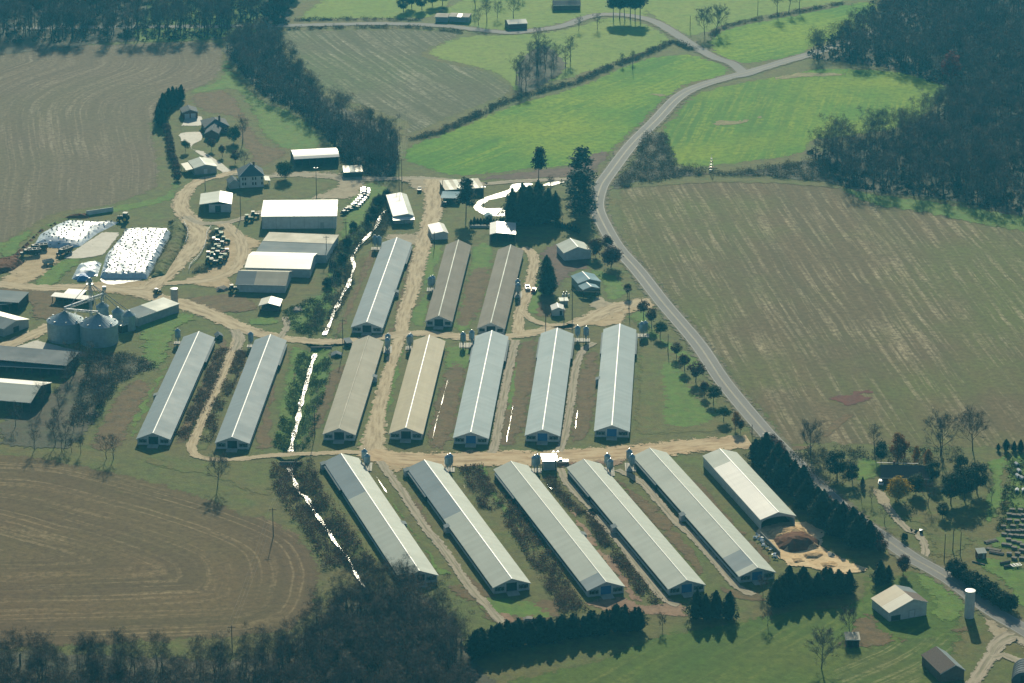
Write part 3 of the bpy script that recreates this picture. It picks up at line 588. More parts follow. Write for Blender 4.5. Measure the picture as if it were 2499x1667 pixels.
for a in ((470,762,500,759), (505,758,530,756)):
    pq = Z('M', *a); strip('stop_line', pq, .6, 'road_paint_white', LAYER[0]+.01, False, (0, 1), 0)
# puddles standing between the houses
for px, wd in [(Z('K', 1450,370, 1400,560, 1365,680, 1340,800), .35), (Z('K', 1915,560, 1895,680, 1875,780, 1870,825), .5), (Z('L', 616,595, 606,660, 601,725), .6),
               (Z('K', 935,1068, 965,1115, 1012,1185), 1.1), (Z('K', 2165,1130, 2185,1155, 2200,1165), 2.2), (Z('J', 1608,505, 1612,530), .8), (Z('K', 1560,1135, 1568,1150), .6)]:
    strip('puddle', px, [wd*.36*x for x in (.02, .5, .02, .02, 1.2, .02, .02, .9, .02, 1.2, .4, .02)], 'puddle', .16, cols=(0, .5, 1), wob=1.2)

# ------------------------------------------------------------------ buildings
def wall_poly(mb, prof, a, t, axis):           # profile (u,z) as a thin panel, axis 'x': plane y=a, 'y': plane x=a
    (mb.prism(prof, a, a+t) if axis == 'x' else mb.prismx(prof, a, a+t)); return mb
def bld(name, label, cat, loc, rz, w, D, kind='along', he=3., rise=1.5, fr=.5, o=.3, roof='roof_galv', wall='wall_white', walls='fblr', ridge=None,
        roof2=None, sections=(), hl=None, hr=None, doors=(), posts=0, group=None, oy=None, th=.14):
    """front wall on y=0, back on y=D, x from -w/2 to w/2; doors: (side,u0,u1,z0,z1,mat,name)"""
    r = thing(name, label, cat, (loc[0], loc[1], .1), rz, group); hw = w/2; oy = o if oy is None else oy
    hl = he if hl is None else hl; hr = he if hr is None else hr; zb = -.4; t = .16; g = .012
    if kind == 'along':
        xr = -hw+w*fr; zr = max(hl, hr)+rise
        sl = (zr-hl)/(xr+hw); sr = (zr-hr)/(hw-xr)
        prof = [(-hw, zb), (hw, zb), (hw, hr-.05), (xr, zr-.05), (-hw, hl-.05)]
        if 'f' in walls: wall_poly(MB(), prof, 0, t, 'x').build('end_wall', wall, r)
        if 'b' in walls: wall_poly(MB(), prof, D-t, t, 'x').build('end_wall', wall, r)
        if 'l' in walls: MB().box(-hw, -hw+t, t+g, D-t-g, zb, hl-.06).build('side_wall', wall, r)
        if 'r' in walls: MB().box(hw-t, hw, t+g, D-t-g, zb, hr-.06).build('side_wall', wall, r)
        def slope(side, y0, y1, m):
            if side == 'l': q = [(-hw-o, y0, hl-o*sl), (xr, y0, zr), (xr, y1, zr), (-hw-o, y1, hl-o*sl)]
            else: q = [(xr, y0, zr), (hw+o, y0, hr-o*sr), (hw+o, y1, hr-o*sr), (xr, y1, zr)]
            MB().slab([(a, c, z+th) for a, c, z in q], th).build('roof_slope', m, r)
        for side in 'lr':
            br = sorted({-oy, D+oy, *[D*v for s_ in sections if s_[0] == side for v in s_[1:3] if 0 < v < 1]})
            for a, c in zip(br, br[1:]):
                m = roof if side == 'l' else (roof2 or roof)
                for s_ in sections:
                    if s_[0] == side and s_[1]*D-.01 <= (a+c)/2 <= s_[2]*D+.01: m = s_[3]
                slope(side, a, c, m)
        if ridge: MB().prism([(xr-.28, zr+th-.15), (xr+.28, zr+th-.15), (xr+.15, zr+th+.05), (xr-.15, zr+th+.05)], -oy-.03, D+oy+.03).build('ridge_cap', ridge, r)
        MB().prism([(-hw-o, hl-o*sl-.12), (xr, zr-.1), (hw+o, hr-o*sr-.12), (hw+o, hr-o*sr+.12), (xr, zr+.13), (-hw-o, hl-o*sl+.12)], -oy-.05, -oy-.005).build('barge_board', 'trim', r)
    elif kind in ('across', 'mono', 'barrel'):
        yr = D*fr if kind != 'mono' else D; zr = he+rise; hb = he if kind != 'mono' else zr
        if kind == 'barrel':
            N = 8; rp = [(-oy+(D+2*oy)*i/N, he+rise*(1-(2*i/N-1)**2)) for i in range(N+1)]
        elif kind == 'mono': s1 = rise/D; rp = [(-oy, he-oy*s1), (D+oy, zr+oy*s1)]
        else: s1 = rise/yr; s2 = rise/(D-yr); rp = [(-oy, he-oy*s1), (yr, zr), (D+oy, he-oy*s2)]
        top = [(D, hb-.05)]+([(a, c-.05) for a, c in rp[-2:0:-1]] if kind != 'mono' else [])+[(0, he-.05)]
        prof = [(0, zb), (D, zb)]+top
        if 'l' in walls: wall_poly(MB(), prof, -hw, t, 'y').build('end_wall', wall, r)
        if 'r' in walls: wall_poly(MB(), prof, hw-t, t, 'y').build('end_wall', wall, r)
        if 'f' in walls: MB().box(-hw+t+g, hw-t-g, 0, t, zb, he-.06).build('side_wall', wall, r)
        if 'b' in walls: MB().box(-hw+t+g, hw-t-g, D-t, D, zb, hb-.06).build('side_wall', wall, r)
        for i, ((y0, z0), (y1, z1)) in enumerate(zip(rp, rp[1:])):
            xb = sorted({-hw-o, hw+o, *[-hw+w*v for s_ in sections if s_[0] == i for v in s_[1:3] if 0 < v < 1]})
            for a, c in zip(xb, xb[1:]):
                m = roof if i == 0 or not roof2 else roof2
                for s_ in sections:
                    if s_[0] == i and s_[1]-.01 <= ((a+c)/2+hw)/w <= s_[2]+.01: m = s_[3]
                MB().slab([(a, y0, z0+th), (c, y0, z0+th), (c, y1, z1+th), (a, y1, z1+th)], th).build('roof_slope', m, r)
        if ridge and kind == 'across': MB().prismx([(yr-.3, zr+th-.3*s1+.03), (yr, zr+th+.06), (yr+.3, zr+th-.3*s2+.03), (yr, zr+th+.1)], -hw-o-.03, hw+o+.03).build('ridge_cap', ridge, r)
        MB().box(-hw-o, hw+o, rp[0][0]-.06, rp[0][0]-.005, rp[0][1]-.1, rp[0][1]+th+.01).build('fascia', 'trim', r)
    elif kind == 'hip':
        zr = he+rise; k = min(hw, D/2)*.85
        q = [(-hw-o, -o, he), (hw+o, -o, he), (hw+o, D+o, he), (-hw-o, D+o, he)]
        a, c = ((-hw+k, D/2, zr), (hw-k, D/2, zr)) if w > D else ((0, k, zr), (0, D-k, zr))
        fs = [(0, 1, 5, 4), (1, 2, 5), (2, 3, 4, 5), (3, 0, 4)] if w > D else [(0, 1, 4), (1, 2, 5, 4), (2, 3, 5), (3, 0, 4, 5)]
        for f in fs: MB().slab([(q+[a, c])[i] for i in f], th).build('roof_slope', roof, r)
        if ridge: MB().tube(q[1], c, .14, n=6).tube(q[0], a, .14, n=6).build('hip_cap', ridge, r)
        for nm, b4 in (('side_wall', (-hw, hw, 0, t)), ('side_wall', (-hw, hw, D-t, D)), ('end_wall', (-hw, -hw+t, t+g, D-t-g)), ('end_wall', (hw-t, hw, t+g, D-t-g))):
            MB().box(*b4, zb, he-.1).build(nm, wall, r)
    for i in range(posts):                     # open front carried on posts
        x = -hw+.2+(w-.4)*i/(posts-1); hh = he if kind != 'along' else min(hl, hr)
        MB().box(x-.12, x+.12, .05, .29, zb, hh-.1).build('post', 'wall_wood', r)
    for d_ in doors:
        sd_, u0, u1, z0, z1, m, nm = d_[:7]; e = .05
        fx = {'f': (u0, u1, -e, -.004, z0, z1), 'b': (u0, u1, D+.004, D+e, z0, z1), 'l': (-hw-e, -hw-.004, u0, u1, z0, z1), 'r': (hw+.004, hw+e, u0, u1, z0, z1)}[sd_]
        MB().box(*fx).build(nm, m, r)
    return r
def front(L, Rr, he, o=.3, he2=None):          # near eave line surveyed at eave height -> placement
    a = Vector(P(*L, he)); c = Vector(P(*Rr, he2 or he)); d = c-a; w_ = d.length-2*o; rz = math.atan2(d.y, d.x); m = (a+c)/2
    n = Vector((-d.y, d.x)).normalized(); return (m+n*o, rz, w_)
def shed(name, label, cat, L, Rr, he, D, rise, kind, o=.3, **kw):
    he2 = kw.get('hr'); loc, rz, w_ = front(L, Rr, kw.get('hl') or he, o, he2)
    return bld(name, label, cat, loc, rz, w_, D, kind, he, rise, o=o, **kw)

# poultry houses ------------------------------------------------------
def absorb(a, b_):                             # b_ turns out to be part of a: its pieces become a's parts
    for ch in list(b_.children):
        ch.parent = a; ch.matrix_parent_inverse = a.matrix_basis.inverted() @ b_.matrix_basis
    bpy.data.objects.remove(b_)
HOUSES = {}
def poultry(key, label, fp, bp, W, roof, door, he=2.15, rise=2.25, roof2=None, sections=(), ridge='ridge', fans=True, annex=None, pads='', group='long poultry houses'):
    zr = he+rise+.14; a = Vector(P(*fp, zr)); c = Vector(P(*bp, zr)); d = c-a; D = d.length-.6; rz = math.atan2(d.y, d.x)-math.pi/2
    w_ = W-.7; n = d.normalized(); loc = a+n*.3
    dd = [('f', -1.7, 1.7, .1, 3.0, door, 'door'), ('f', -2.05, -1.78, .0, 3.1, 'trim', 'door_frame'), ('f', 1.78, 2.05, .0, 3.1, 'trim', 'door_frame'), ('f', -2.05, 2.05, 3.03, 3.2, 'trim', 'lintel')]
    for s in (-1, 1): dd += [('f', min(s*2.4, s*(w_/2-.5)), max(s*2.4, s*(w_/2-.5)), .75, 2.0, 'wall_dark', 'vent_panel')]
    for s in 'lr': dd += [(s, 2, D-2, .85, 1.85, 'curtain', 'curtain')]
    r = bld('poultry_house', label, 'poultry house', loc, rz, w_, D, 'along', he, rise, o=.35, roof=roof, roof2=roof2, ridge=ridge, sections=sections, doors=dd, group=group)
    if fans:
        for s in (-1, 1):
            for k in (3.1, 4.3):
                mb = MB(); mb.tube((s*k, -.02, 1.38), (s*k, -.34, 1.38), .55, .62, 14); f = mb.build('fan_cone', 'steel', r)
                MB().tube((s*k, -.36, 1.38), (s*k, -.345, 1.38), .52, .52, 14).build('fan_grille', 'wall_dark', f)
    MB().prismx([(-3.2, -.3), (-.06, -.3), (-.06, .28), (-.9, .26), (-3.2, .02)], -1.9, 1.9).build('ramp', 'concrete', r)
    hw = w_/2
    for s in pads:                             # evaporative cooling cells under their own little roof, far third of a long side
        sg = -1 if s == 'l' else 1; x0, x1 = sorted((sg*(hw+.02), sg*(hw+.85)))
        pd = MB().box(x0, x1, D*.76, D*.97, .2, 1.75).build('cooling_pad', 'curtain', r)
        q = [(x0-.1, D*.755, 1.95), (x1+.1, D*.755, 1.95), (x1+.1, D*.975, 1.95), (x0-.1, D*.975, 1.95)]
        k = -.25*sg; q = [(x, y, z+(-.25 if abs(x) > hw+.5 else .12)) for x, y, z in q]
        MB().slab(q, .08).build('pad_roof', 'roof_galv_dull', pd)
    if annex:
        for s, f in annex:
            sg = -1 if s == 'l' else 1; x0, x1 = sorted((sg*(hw+.03), sg*(hw+1.5)))
            cr = MB().box(x0, x1, D*f-1.2, D*f+1.2, -.3, 1.7).build('control_room', 'wall_white', r)
            za, zb_ = (1.85, 2.35) if sg < 0 else (2.35, 1.85); MB().slab([(x0-.12, D*f-1.4, za), (x1+.12, D*f-1.4, zb_), (x1+.12, D*f+1.4, zb_), (x0-.12, D*f+1.4, za)], .08).build('roof', 'roof_galv_dull', cr)
    HOUSES[key] = (r, D, w_, rz); print('house', key, 'length %.0f' % D, 'rot %.1f' % math.degrees(rz)); return r
poultry('U1', 'long poultry house with blue-grey roof left of the farm lane, beside the creek', (895,786), (969,579.7), 12.4, 'roof_galv', 'door_dark', pads='r', annex=(('r', .42),))
poultry('U2', 'narrow poultry house with weathered brown-grey roof, left of the rusty-roofed pair', (1070.6,771), (1119,585.5), 10.6, 'roof_rust_grey', 'door_dark', fans=False, ridge='roof_galv_pale')
poultry('U3', 'narrow poultry house with weathered brown-grey roof, right of the rusty-roofed pair', (1198,788), (1246.6,597.4), 10.8, 'roof_rust_grey', 'door_dark', fans=False, ridge='roof_galv_pale')
poultry('M1', 'leftmost poultry house of the seven in the middle row', (373.3,1057), (485.6,809), 12.1, 'roof_galv', 'door_dark', pads='r', annex=(('l', .42),))
poultry('M2', 'poultry house with blue-grey roof just left of the creek, second in middle row', (566,1067), (660.5,816.3), 12.2, 'roof_galv', 'door_dark', pads='r')
poultry('M3', 'poultry house with pale streaked tan roof just right of the creek', (827,1046), (899.5,819.4), 11.7, 'roof_tan_pale', 'door_dark', ridge='roof_tan_pale', annex=(('r', .62),))
poultry('M4', 'poultry house with golden tan roof in the centre of the middle row', (990.3,1044), (1048.5,817.7), 12.1, 'roof_tan', 'door_dark')
poultry('M5', 'pale-roofed poultry house with blue door, right of the golden tan roof', (1149,1055), (1200.6,806.8), 12.6, 'roof_galv_mid', 'door_blue', pads='lr')
poultry('M6', 'pale-roofed poultry house with blue door, second from right in middle row', (1323.8,1049), (1360.2,800.5), 12.5, 'roof_galv_mid', 'door_blue', pads='lr')
poultry('M7', 'pale-roofed poultry house with blue door, nearest the road in the middle row', (1493.3,1038.2), (1513,790.3), 12.6, 'roof_galv_mid', 'door_blue', pads='lr', annex=(('l', .5),))
LR = 'roof_galv_pale'
poultry('L1', 'leftmost poultry house of the lower row, its near end behind bare trees', (1023.7,1393.3), (832.4,1107.3), 12.4, LR, 'door_dark', pads='l', annex=(('r', .43), ('l', .995)), sections=(('l', .66, 1.1, 'roof_galv'),))
poultry('L2', 'second poultry house of the lower row, with a grey patch on its left slope', (1249.3,1412.7), (1035.6,1122.6), 12.4, LR, 'door_dark', pads='l', annex=(('l', .5), ('l', .995)), sections=(('l', .55, 1.1, 'roof_galv'),))
poultry('L3', 'third poultry house of the lower row, between two weedy strips', (1479.7,1420.5), (1246.6,1125.7), 12.4, LR, 'door_blue', pads='l', ridge='ridge_dull', sections=(('l', -.1, .07, 'roof_galv'),), annex=(('r', .42),))
poultry('L4', 'fourth poultry house of the lower row, with blue door above the cypress pair', (1677,1416.4), (1424.6,1120.9), 12.4, LR, 'door_blue', pads='l', ridge='ridge_dull', annex=(('l', .5),))
poultry('L5', 'fifth poultry house of the lower row, next to the open storage barn', (1849.3,1385.8), (1585.6,1093.7), 12.4, LR, 'door_blue', pads='l', ridge='ridge_dull', annex=(('l', .5),), sections=(('l', .03, .14, 'roof_galv'),))
# open-ended litter barn at the right end of the lower row
zr = 5.6; a = Vector(P(1900,1250.4,zr)); c = Vector(P(1756.4,1095,zr)); d = c-a; n = d.normalized(); RZ = math.atan2(d.y, d.x)-math.pi/2
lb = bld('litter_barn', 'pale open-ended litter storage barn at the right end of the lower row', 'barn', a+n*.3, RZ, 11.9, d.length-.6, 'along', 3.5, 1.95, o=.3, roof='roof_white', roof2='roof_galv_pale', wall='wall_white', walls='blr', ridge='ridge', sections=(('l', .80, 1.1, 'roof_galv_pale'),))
prof = [(-5.95, 2.0), (-5.95, 3.42), (0, 5.37), (5.95, 3.42), (5.95, 2.0)]+[(5.7*math.cos(t), 2.0+1.9*math.sin(t)) for t in np.linspace(.0, math.pi, 13)]
MB().prism(prof, 0, .16).build('end_wall', 'wall_white', lb)
for s in (-1, 1): MB().box(s*5.85-.12, s*5.85+.12, 0, .3, -.3, 3.3).build('post', 'wall_white', lb)

# feed bins -----------------------------------------------------------
def feed_bin_proto():
    r = thing('feed_bin', '', 'feed bin', (0, 0, 0), 0, 'galvanised feed bins')
    m = MB().lathe([(1.05, 2.6), (1.07, 3.4), (1.05, 4.2), (1.07, 5.0)], 18).build('bin_body', 'steel_bin', r, smooth=False)
    m = MB().lathe([(1.14, 4.98), (.30, 5.72), (.28, 5.75)], 18).build('bin_roof', 'steel_bin', r)
    MB().lathe([(.30, 5.74), (.30, 5.86), (.08, 5.95)], 12).build('cap', 'bright_steel', m)
    MB().lathe([(.16, 1.0), (1.03, 2.6)], 18).build('hopper', 'steel_bin', r)
    MB().lathe([(.17, .7), (.17, 1.02)], 10).build('outlet', 'steel', r)
    for i in range(4):
        t = math.pi/4+i*math.pi/2; x, y = 1.02*math.cos(t), 1.02*math.sin(t)
        MB().box(x-.06, x+.06, y-.06, y+.06, -.1, 3.0).build('leg', 'steel', r)
    l = MB()
    for s in (-.18, .18): l.tube((s, -1.12, .6), (s, -1.12, 5.0), .025, n=4)
    for k in range(14): l.tube((-.18, -1.12, .8+k*.3), (.18, -1.12, .8+k*.3), .018, n=4)
    l.build('ladder', 'steel', r)
    return r
fb = feed_bin_proto(); first = [True]
def bins(tops, where):
    P2 = []
    for i, (x, y) in enumerate(tops):
        g_ = P(x, y, 5.95); P2.append(g_)
        o = fb if first[0] else copy_tree(fb); first[0] = False
        o.location = (*g_, .12); o.rotation_euler = (0, 0, .3*i+x*.01)
        which = '' if len(tops) == 1 else ('farther of two ' if (i == 0) == (tops[0][1] <= tops[1][1]) else 'nearer of two ')
        o['label'] = (which+'galvanised feed bin' + ('s' if len(tops) > 1 else '')+' '+where)
    c = np.mean(P2, 0); ex = np.ptp(P2, 0)/2+1.5; mb = MB().box(-ex[0], ex[0], -ex[1], ex[1], -.2, .14)
    tag(mb.build('bin_pad', 'concrete', None, (c[0], c[1], .1)), 'concrete pad under the feed bin'+('s' if len(tops) > 1 else '')+' '+where, 'concrete pad', 'feed bin pads')
bins([(914.8,573.5),(925,575)], 'between the creek and the blue-grey house')
bins([(1056,672),(1050.5,674.5)], 'left of the left rusty-roofed house')
bins([(1263.6,680.7),(1264.6,690)], 'right of the right rusty-roofed house')
bins([(433.2,801.5)], 'at the far end of the leftmost house')
bins([(611.5,809.4)], 'left of the second house in the middle row')
bins([(946.4,813.5),(945.4,823.5)], 'right of the pale streaked tan roof')
bins([(1001.5,813.0),(999,815.5)], 'left of the golden tan roof')
bins([(1151.3,805),(1130,810)], 'between the golden tan roof and the first blue-doored house')
bins([(1409.8,794),(1430.5,796)], 'right of the second blue-doored house in middle row')
bins([(1575,782.8),(1566.5,785)], 'right of the middle-row house nearest the road')
bins([(889.3,1095.3),(896,1107)], 'at the far end of the lower row leftmost house')
bins([(1098.6,1107),(1092.4,1109.5)], 'at the far end of the second lower-row house')
bins([(1311.6,1108.6),(1304.5,1111)], 'beside the small white-roofed store on the lower lane')
bins([(1482.3,1106.5),(1489.5,1119)], 'at the far right corner of the fourth lower-row house')
bins([(1536,1095.6),(1542.8,1108)], 'at the far left corner of the fifth lower-row house')

# sheds and houses ----------------------------------------------------
r = shed('machinery_shed', 'big white flat-roofed machinery shed beside the row of parked cars', 'shed', (636.8,529.6), (822,528), 5.4, 23, .45, 'across', roof='roof_bright', wall='wall_white', doors=[('f', 9.0, 10.6, 0, 2.6, 'wall_grey', 'door')])
for i in range(6): MB().box(-15.6+i*5.9, -15.45+i*5.9, -.12, -.01, 0, 5.1).build('downpipe', 'wall_grey', r)
MB().tube((-2, 1.5, 5.5), (-2, 1.5, 7.4), .12).build('vent_pipe', 'steel', r)
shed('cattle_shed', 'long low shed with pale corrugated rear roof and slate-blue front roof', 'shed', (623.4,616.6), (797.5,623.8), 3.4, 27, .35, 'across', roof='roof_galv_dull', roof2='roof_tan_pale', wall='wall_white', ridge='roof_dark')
shed('cattle_shed', 'cream white-roofed long shed between the slate-blue roof and the tan roof', 'shed', (596.6,654), (757.3,658), 3.6, 20.4, 2.0, 'across', roof='roof_white', wall='wall_white', doors=[('r', 6, 9, 0, 2.6, 'wall_grey', 'door')])
shed('cattle_shed', 'nearest long shed with two-tone tan roof and blank white front wall', 'shed', (573.4,694.3), (698.4,697.3), 3.3, 17.4, 2.5, 'across', roof='roof_tan_pale', wall='wall_white', sections=((0, -.1, .36, 'roof_galv_dull'),), o=.6)
r = shed('open_hut', 'small open hut with tan gable roof below the long sheds', 'hut', (630.5,747), (683.2,748), 2.5, 8, 1.1, 'along', roof='roof_cream', wall='wall_wood', walls='b', posts=4, fr=.46)
MB().box(-3.4, 3.4, 1.5, 6.5, -.2, .9).build('stall', 'wall_wood', r)
r = shed('barn', 'pale-roofed barn with dark central door and open lean-to, above the tractors', 'barn', (486.5,500), (565.4,498.7), 3.6, 15.5, 1.1, 'along', roof='roof_cream', roof2='roof_cream', wall='wall_white', walls='br', fr=.62, sections=(('l', -.1, 1.1, 'roof_galv_pale'),), ridge='ridge')
MB().box(-2.9, 6.6, 0, .16, -.3, 3.5).build('end_wall', 'wall_white', r); MB().box(-.2, 2.2, -.06, -.01, 0, 2.9).build('door', 'door_dark', r)
for x in (-6.7, -4.6): MB().box(x-.12, x+.12, .1, .34, -.3, 3.4).build('post', 'wall_wood', r)
r = shed('garage', 'blue-grey gabled garage with white lean-to left of the old white house', 'garage', (473,412), (530.7,407), 3.0, 12, 1.3, 'along', roof='roof_galv_pale', wall='wall_grey', ridge='ridge', doors=[('f', -.8, .8, 0, 2.2, 'door_white', 'door')])
MB().slab([(-8.8, .2, 2.3), (-5.6, .2, 2.75), (-5.6, 11.5, 2.75), (-8.8, 11.5, 2.3)], .12).build('lean_to_roof', 'roof_cream', r)
for y in (.5, 6, 11): MB().box(-8.6, -8.4, y, y+.2, -.3, 2.2).build('post', 'wall_wood', r)
r = shed('brick_house', 'brick house with dark hipped roof and chimney among small round trees', 'house', (499,313), (561,309), 3.0, 13, 2.6, 'hip', roof='shingle', wall='wall_brick', o=.5)
MB().box(1.4, 2.3, 4.2, 5.0, 3, 7.2).build('chimney', 'wall_brick', r)
for x in (-5, -2.5, 3.6): f = MB().box(x, x+1.1, -.05, -.01, 1, 2.2).build('window', 'trim', r); MB().box(x+.1, x+1, -.07, -.052, 1.1, 2.1).build('pane', 'glass', f)
absorb(r, shed('house_wing', 'front gable wing of the brick house with grey shingle roof', 'house', (498.5,326), (534.6,326.4), 2.7, 9.5, 1.7, 'along', roof='shingle', wall='wall_brick', o=.4, ridge='shingle'))
shed('garage', 'small dark-roofed garage behind the concrete apron, topmost near the stubble field', 'garage', (444,276), (484,273.6), 3.0, 8, 1.3, 'along', roof='shingle', wall='wall_brick', ridge='shingle', doors=[('f', -2.6, -.3, 0, 2.3, 'door_white', 'door'), ('f', .3, 2.6, 0, 2.3, 'door_white', 'door')])
r = shed('old_house', 'two-storey white farmhouse with steep blue-grey hipped roof', 'house', (583,432), (646,429), 5.2, 11, 4.2, 'hip', roof='roof_dark', wall='wall_white', o=.5, ridge='trim')
for zf_ in (.9, 3.2):
    for x in (-4.4, -3.3, 0, 1.2, 4.0):
        f = MB().box(x, x+.9, -.06, -.01, zf_, zf_+1.5).build('window', 'trim', r); MB().box(x+.1, x+.8, -.08, -.062, zf_+.1, zf_+1.4).build('pane', 'glass', f)
MB().box(1, 1.9, 5, 5.8, 6, 10.2).build('chimney', 'wall_brick', r)
MB().slab([(5.9, 1, 2.6), (8.3, 1, 2.3), (8.3, 8, 2.3), (5.9, 8, 2.6)], .12).build('porch_roof', 'roof_galv_pale', r)
for y in (1.3, 4.5, 7.6): MB().box(7.9, 8.1, y, y+.2, -.2, 2.2).build('porch_post', 'trim', r)
shed('house_annex', 'low gabled annex in front of the two-storey white farmhouse', 'annex', (558,448), (586,446), 2.6, 6, 1.6, 'along', roof='roof_dark', wall='wall_grey', o=.3)
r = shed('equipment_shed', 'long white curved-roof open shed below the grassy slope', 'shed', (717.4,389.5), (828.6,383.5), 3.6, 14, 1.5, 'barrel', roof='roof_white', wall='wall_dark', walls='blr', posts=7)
for x, w2 in ((-7.5, 1.1), (-5, 1.5), (-1.5, 1.2), (2.5, 4.6)): MB().box(x, x+w2, 8, 8.2, 1.2, 3.3).build('partition', 'wall_wood', r)
shed('tin_shed', 'small patchy tin-roofed shed at the edge of the creek wood', 'shed', (838.6,421.6), (885.9,420), 2.4, 7, .8, 'mono', roof='roof_oldtin', wall='wall_dark', sections=((0, .3, .62, 'roof_galv_pale'),))
r = shed('workshop', 'long narrow white-roofed workshop beside the creek head and farm lane', 'workshop', (958.7,529), (1010.5,527), 3.3, 31, .9, 'along', roof='roof_white', roof2='roof_galv_pale', wall='wall_grey', fr=.72, ridge='ridge')
MB().slab([(-4.7, -3.2, 2.5), (4.5, -3.2, 2.5), (4.5, -.1, 3.0), (-4.7, -.1, 3.0)], .1).build('canopy', 'roof_white', r)
for x in (-4.4, 0, 4.2): MB().box(x-.1, x+.1, -3.0, -2.8, -.2, 2.4).build('post', 'wall_wood', r)
secs = tuple((0, k/9, (k+1)/9, 'roof_tan_pale') for k in range(0, 9, 2))
shed('ribbed_shed', 'wide shed with striped pale and grey roof beside the gravel lane', 'shed', (1086,465), (1182,459), 3.0, 13, .35, 'mono', roof='roof_galv_pale', wall='wall_dark', sections=secs)
shed('carport', 'low blue-grey flat carport in front of the striped roof', 'carport', (1075,484), (1121,485), 2.5, 8.5, .25, 'mono', roof='roof_teal', wall='wall_dark', walls='br', posts=4)
shed('small_shed', 'small white gabled shed by the farm lane above the left rusty roof', 'shed', (1054.3,571.8), (1095,569.7), 2.6, 12.5, .8, 'along', roof='roof_white', wall='wall_white', fr=.72)
shed('small_shed', 'white-roofed shed half in the shadow of the big spruces', 'shed', (1195,573), (1259,573), 3.0, 15.5, .7, 'along', roof='roof_white', wall='wall_white', fr=.25, walls='blr', posts=5)
shed('barn', 'pale-gabled barn with plain blue-grey front wall beside reddish trees at the road', 'barn', (1375.4,619), (1445,613.6), 3.2, 11.6, 2.2, 'along', roof='roof_galv_pale', wall='wall_white', ridge='ridge')
shed('teal_shed', 'teal-roofed shed behind the matching carport near the road junction', 'shed', (1410,693), (1467.6,688), 3.2, 9.6, 1.4, 'along', roof='roof_teal', wall='wall_grey', ridge='ridge')
shed('carport', 'teal gabled carport open at the front before the teal shed', 'carport', (1422,708.5), (1464,704), 2.9, 5.0, 1.0, 'along', roof='roof_teal', wall='wall_dark', walls='', posts=2, ridge='ridge')
shed('pump_house', 'tiny white pump house with dark door between two utility poles', 'hut', (1346.4,758), (1379.6,757), 2.3, 5.4, .95, 'along', roof='roof_white', wall='wall_white', doors=[('f', .5, 1.5, 0, 1.9, 'door_dark', 'door')], ridge='ridge')
shed('low_store', 'low grey store behind the tiny pump house', 'hut', (1366,736), (1388,735), 1.6, 3, .2, 'mono', roof='roof_galv_pale', wall='wall_grey')
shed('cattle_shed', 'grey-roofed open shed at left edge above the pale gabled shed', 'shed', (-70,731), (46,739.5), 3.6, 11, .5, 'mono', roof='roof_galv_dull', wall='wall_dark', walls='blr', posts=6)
shed('cattle_shed', 'low lean-to with grey tin roof at far left edge', 'shed', (-70,752), (30,741), 2.6, 6, .4, 'mono', roof='roof_galv_pale', wall='wall_dark', walls='b', posts=5)
shed('barn', 'gabled shed with cream far slope at left edge beside the grain bins', 'barn', (8,804.5), (72.4,780), 3.1, 22, 1.6, 'along', roof='roof_galv_dull', roof2='roof_cream', wall='wall_grey', doors=[('f', -1.5, 1.5, 0, 2.2, 'door_dark', 'door')])
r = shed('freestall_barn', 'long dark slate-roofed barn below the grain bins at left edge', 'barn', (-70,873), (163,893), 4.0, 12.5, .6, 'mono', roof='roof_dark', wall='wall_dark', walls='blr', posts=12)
absorb(r, shed('freestall_barn', '', 'barn', (-70,891), (161,902), 2.6, 3.0, .3, 'mono', roof='roof_dark', wall='wall_dark', walls='', posts=12))
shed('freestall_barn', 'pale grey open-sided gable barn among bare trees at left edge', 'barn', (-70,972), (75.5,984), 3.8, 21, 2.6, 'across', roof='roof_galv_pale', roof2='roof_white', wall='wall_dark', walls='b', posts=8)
shed('feed_barn', 'grey metal barn set at an angle beside the white tower silo', 'barn', (337,777.7), (439,742), 3.4, 8.5, .6, 'mono', roof='roof_galv_dull', wall='wall_grey', sections=((0, .45, 1.1, 'roof_galv_pale'),))
shed('small_shed', 'little tan tin-roofed shed wedged between the small grain bins', 'shed', (297,797), (322,788), 3.0, 11, .5, 'mono', roof='roof_cream', wall='wall_dark')
shed('feed_bunk', 'long narrow white-roofed feed bunk behind the grain bins', 'feed bunk', (123.5,724), (222,734), 2.5, 3.4, .3, 'mono', roof='roof_white', wall='wall_dark', walls='b', posts=8)
shed('feed_bunk', 'short white flat roof behind the long narrow feed bunk', 'feed bunk', (155,717.5), (201,721), 2.5, 5, .2, 'mono', roof='roof_white', wall='wall_dark', walls='b', posts=4)
shed('store', 'small white-roofed store beside feed bins on the lower lane', 'store', (1325,1127), (1362,1125.6), 3.3, 5.6, .2, 'mono', roof='roof_bright', wall='wall_grey')
shed('dog_house', 'tiny dark gabled hut between the two leftmost middle-row houses', 'hut', (526.8,822.5), (546,820.5), 1.4, 2.8, .8, 'along', roof='roof_dark', wall='wall_dark')
shed('dog_house', 'tiny dark hut left of the pale streaked tan roof, on the lane', 'hut', (845,838), (861,836), 1.6, 3.4, .5, 'mono', roof='roof_galv_dull', wall='wall_dark')
shed('dog_house', 'tiny low dark roof by the creek culvert', 'hut', (808,869), (836,868), .5, 2.6, .8, 'along', roof='roof_dark', wall='wall_dark')
shed('garden_hut', 'tiny teal-gabled garden hut at the bend of the white drive', 'hut', (1184.5,529.5), (1204,528.5), 1.9, 3, .8, 'along', roof='roof_teal', wall='wall_white')
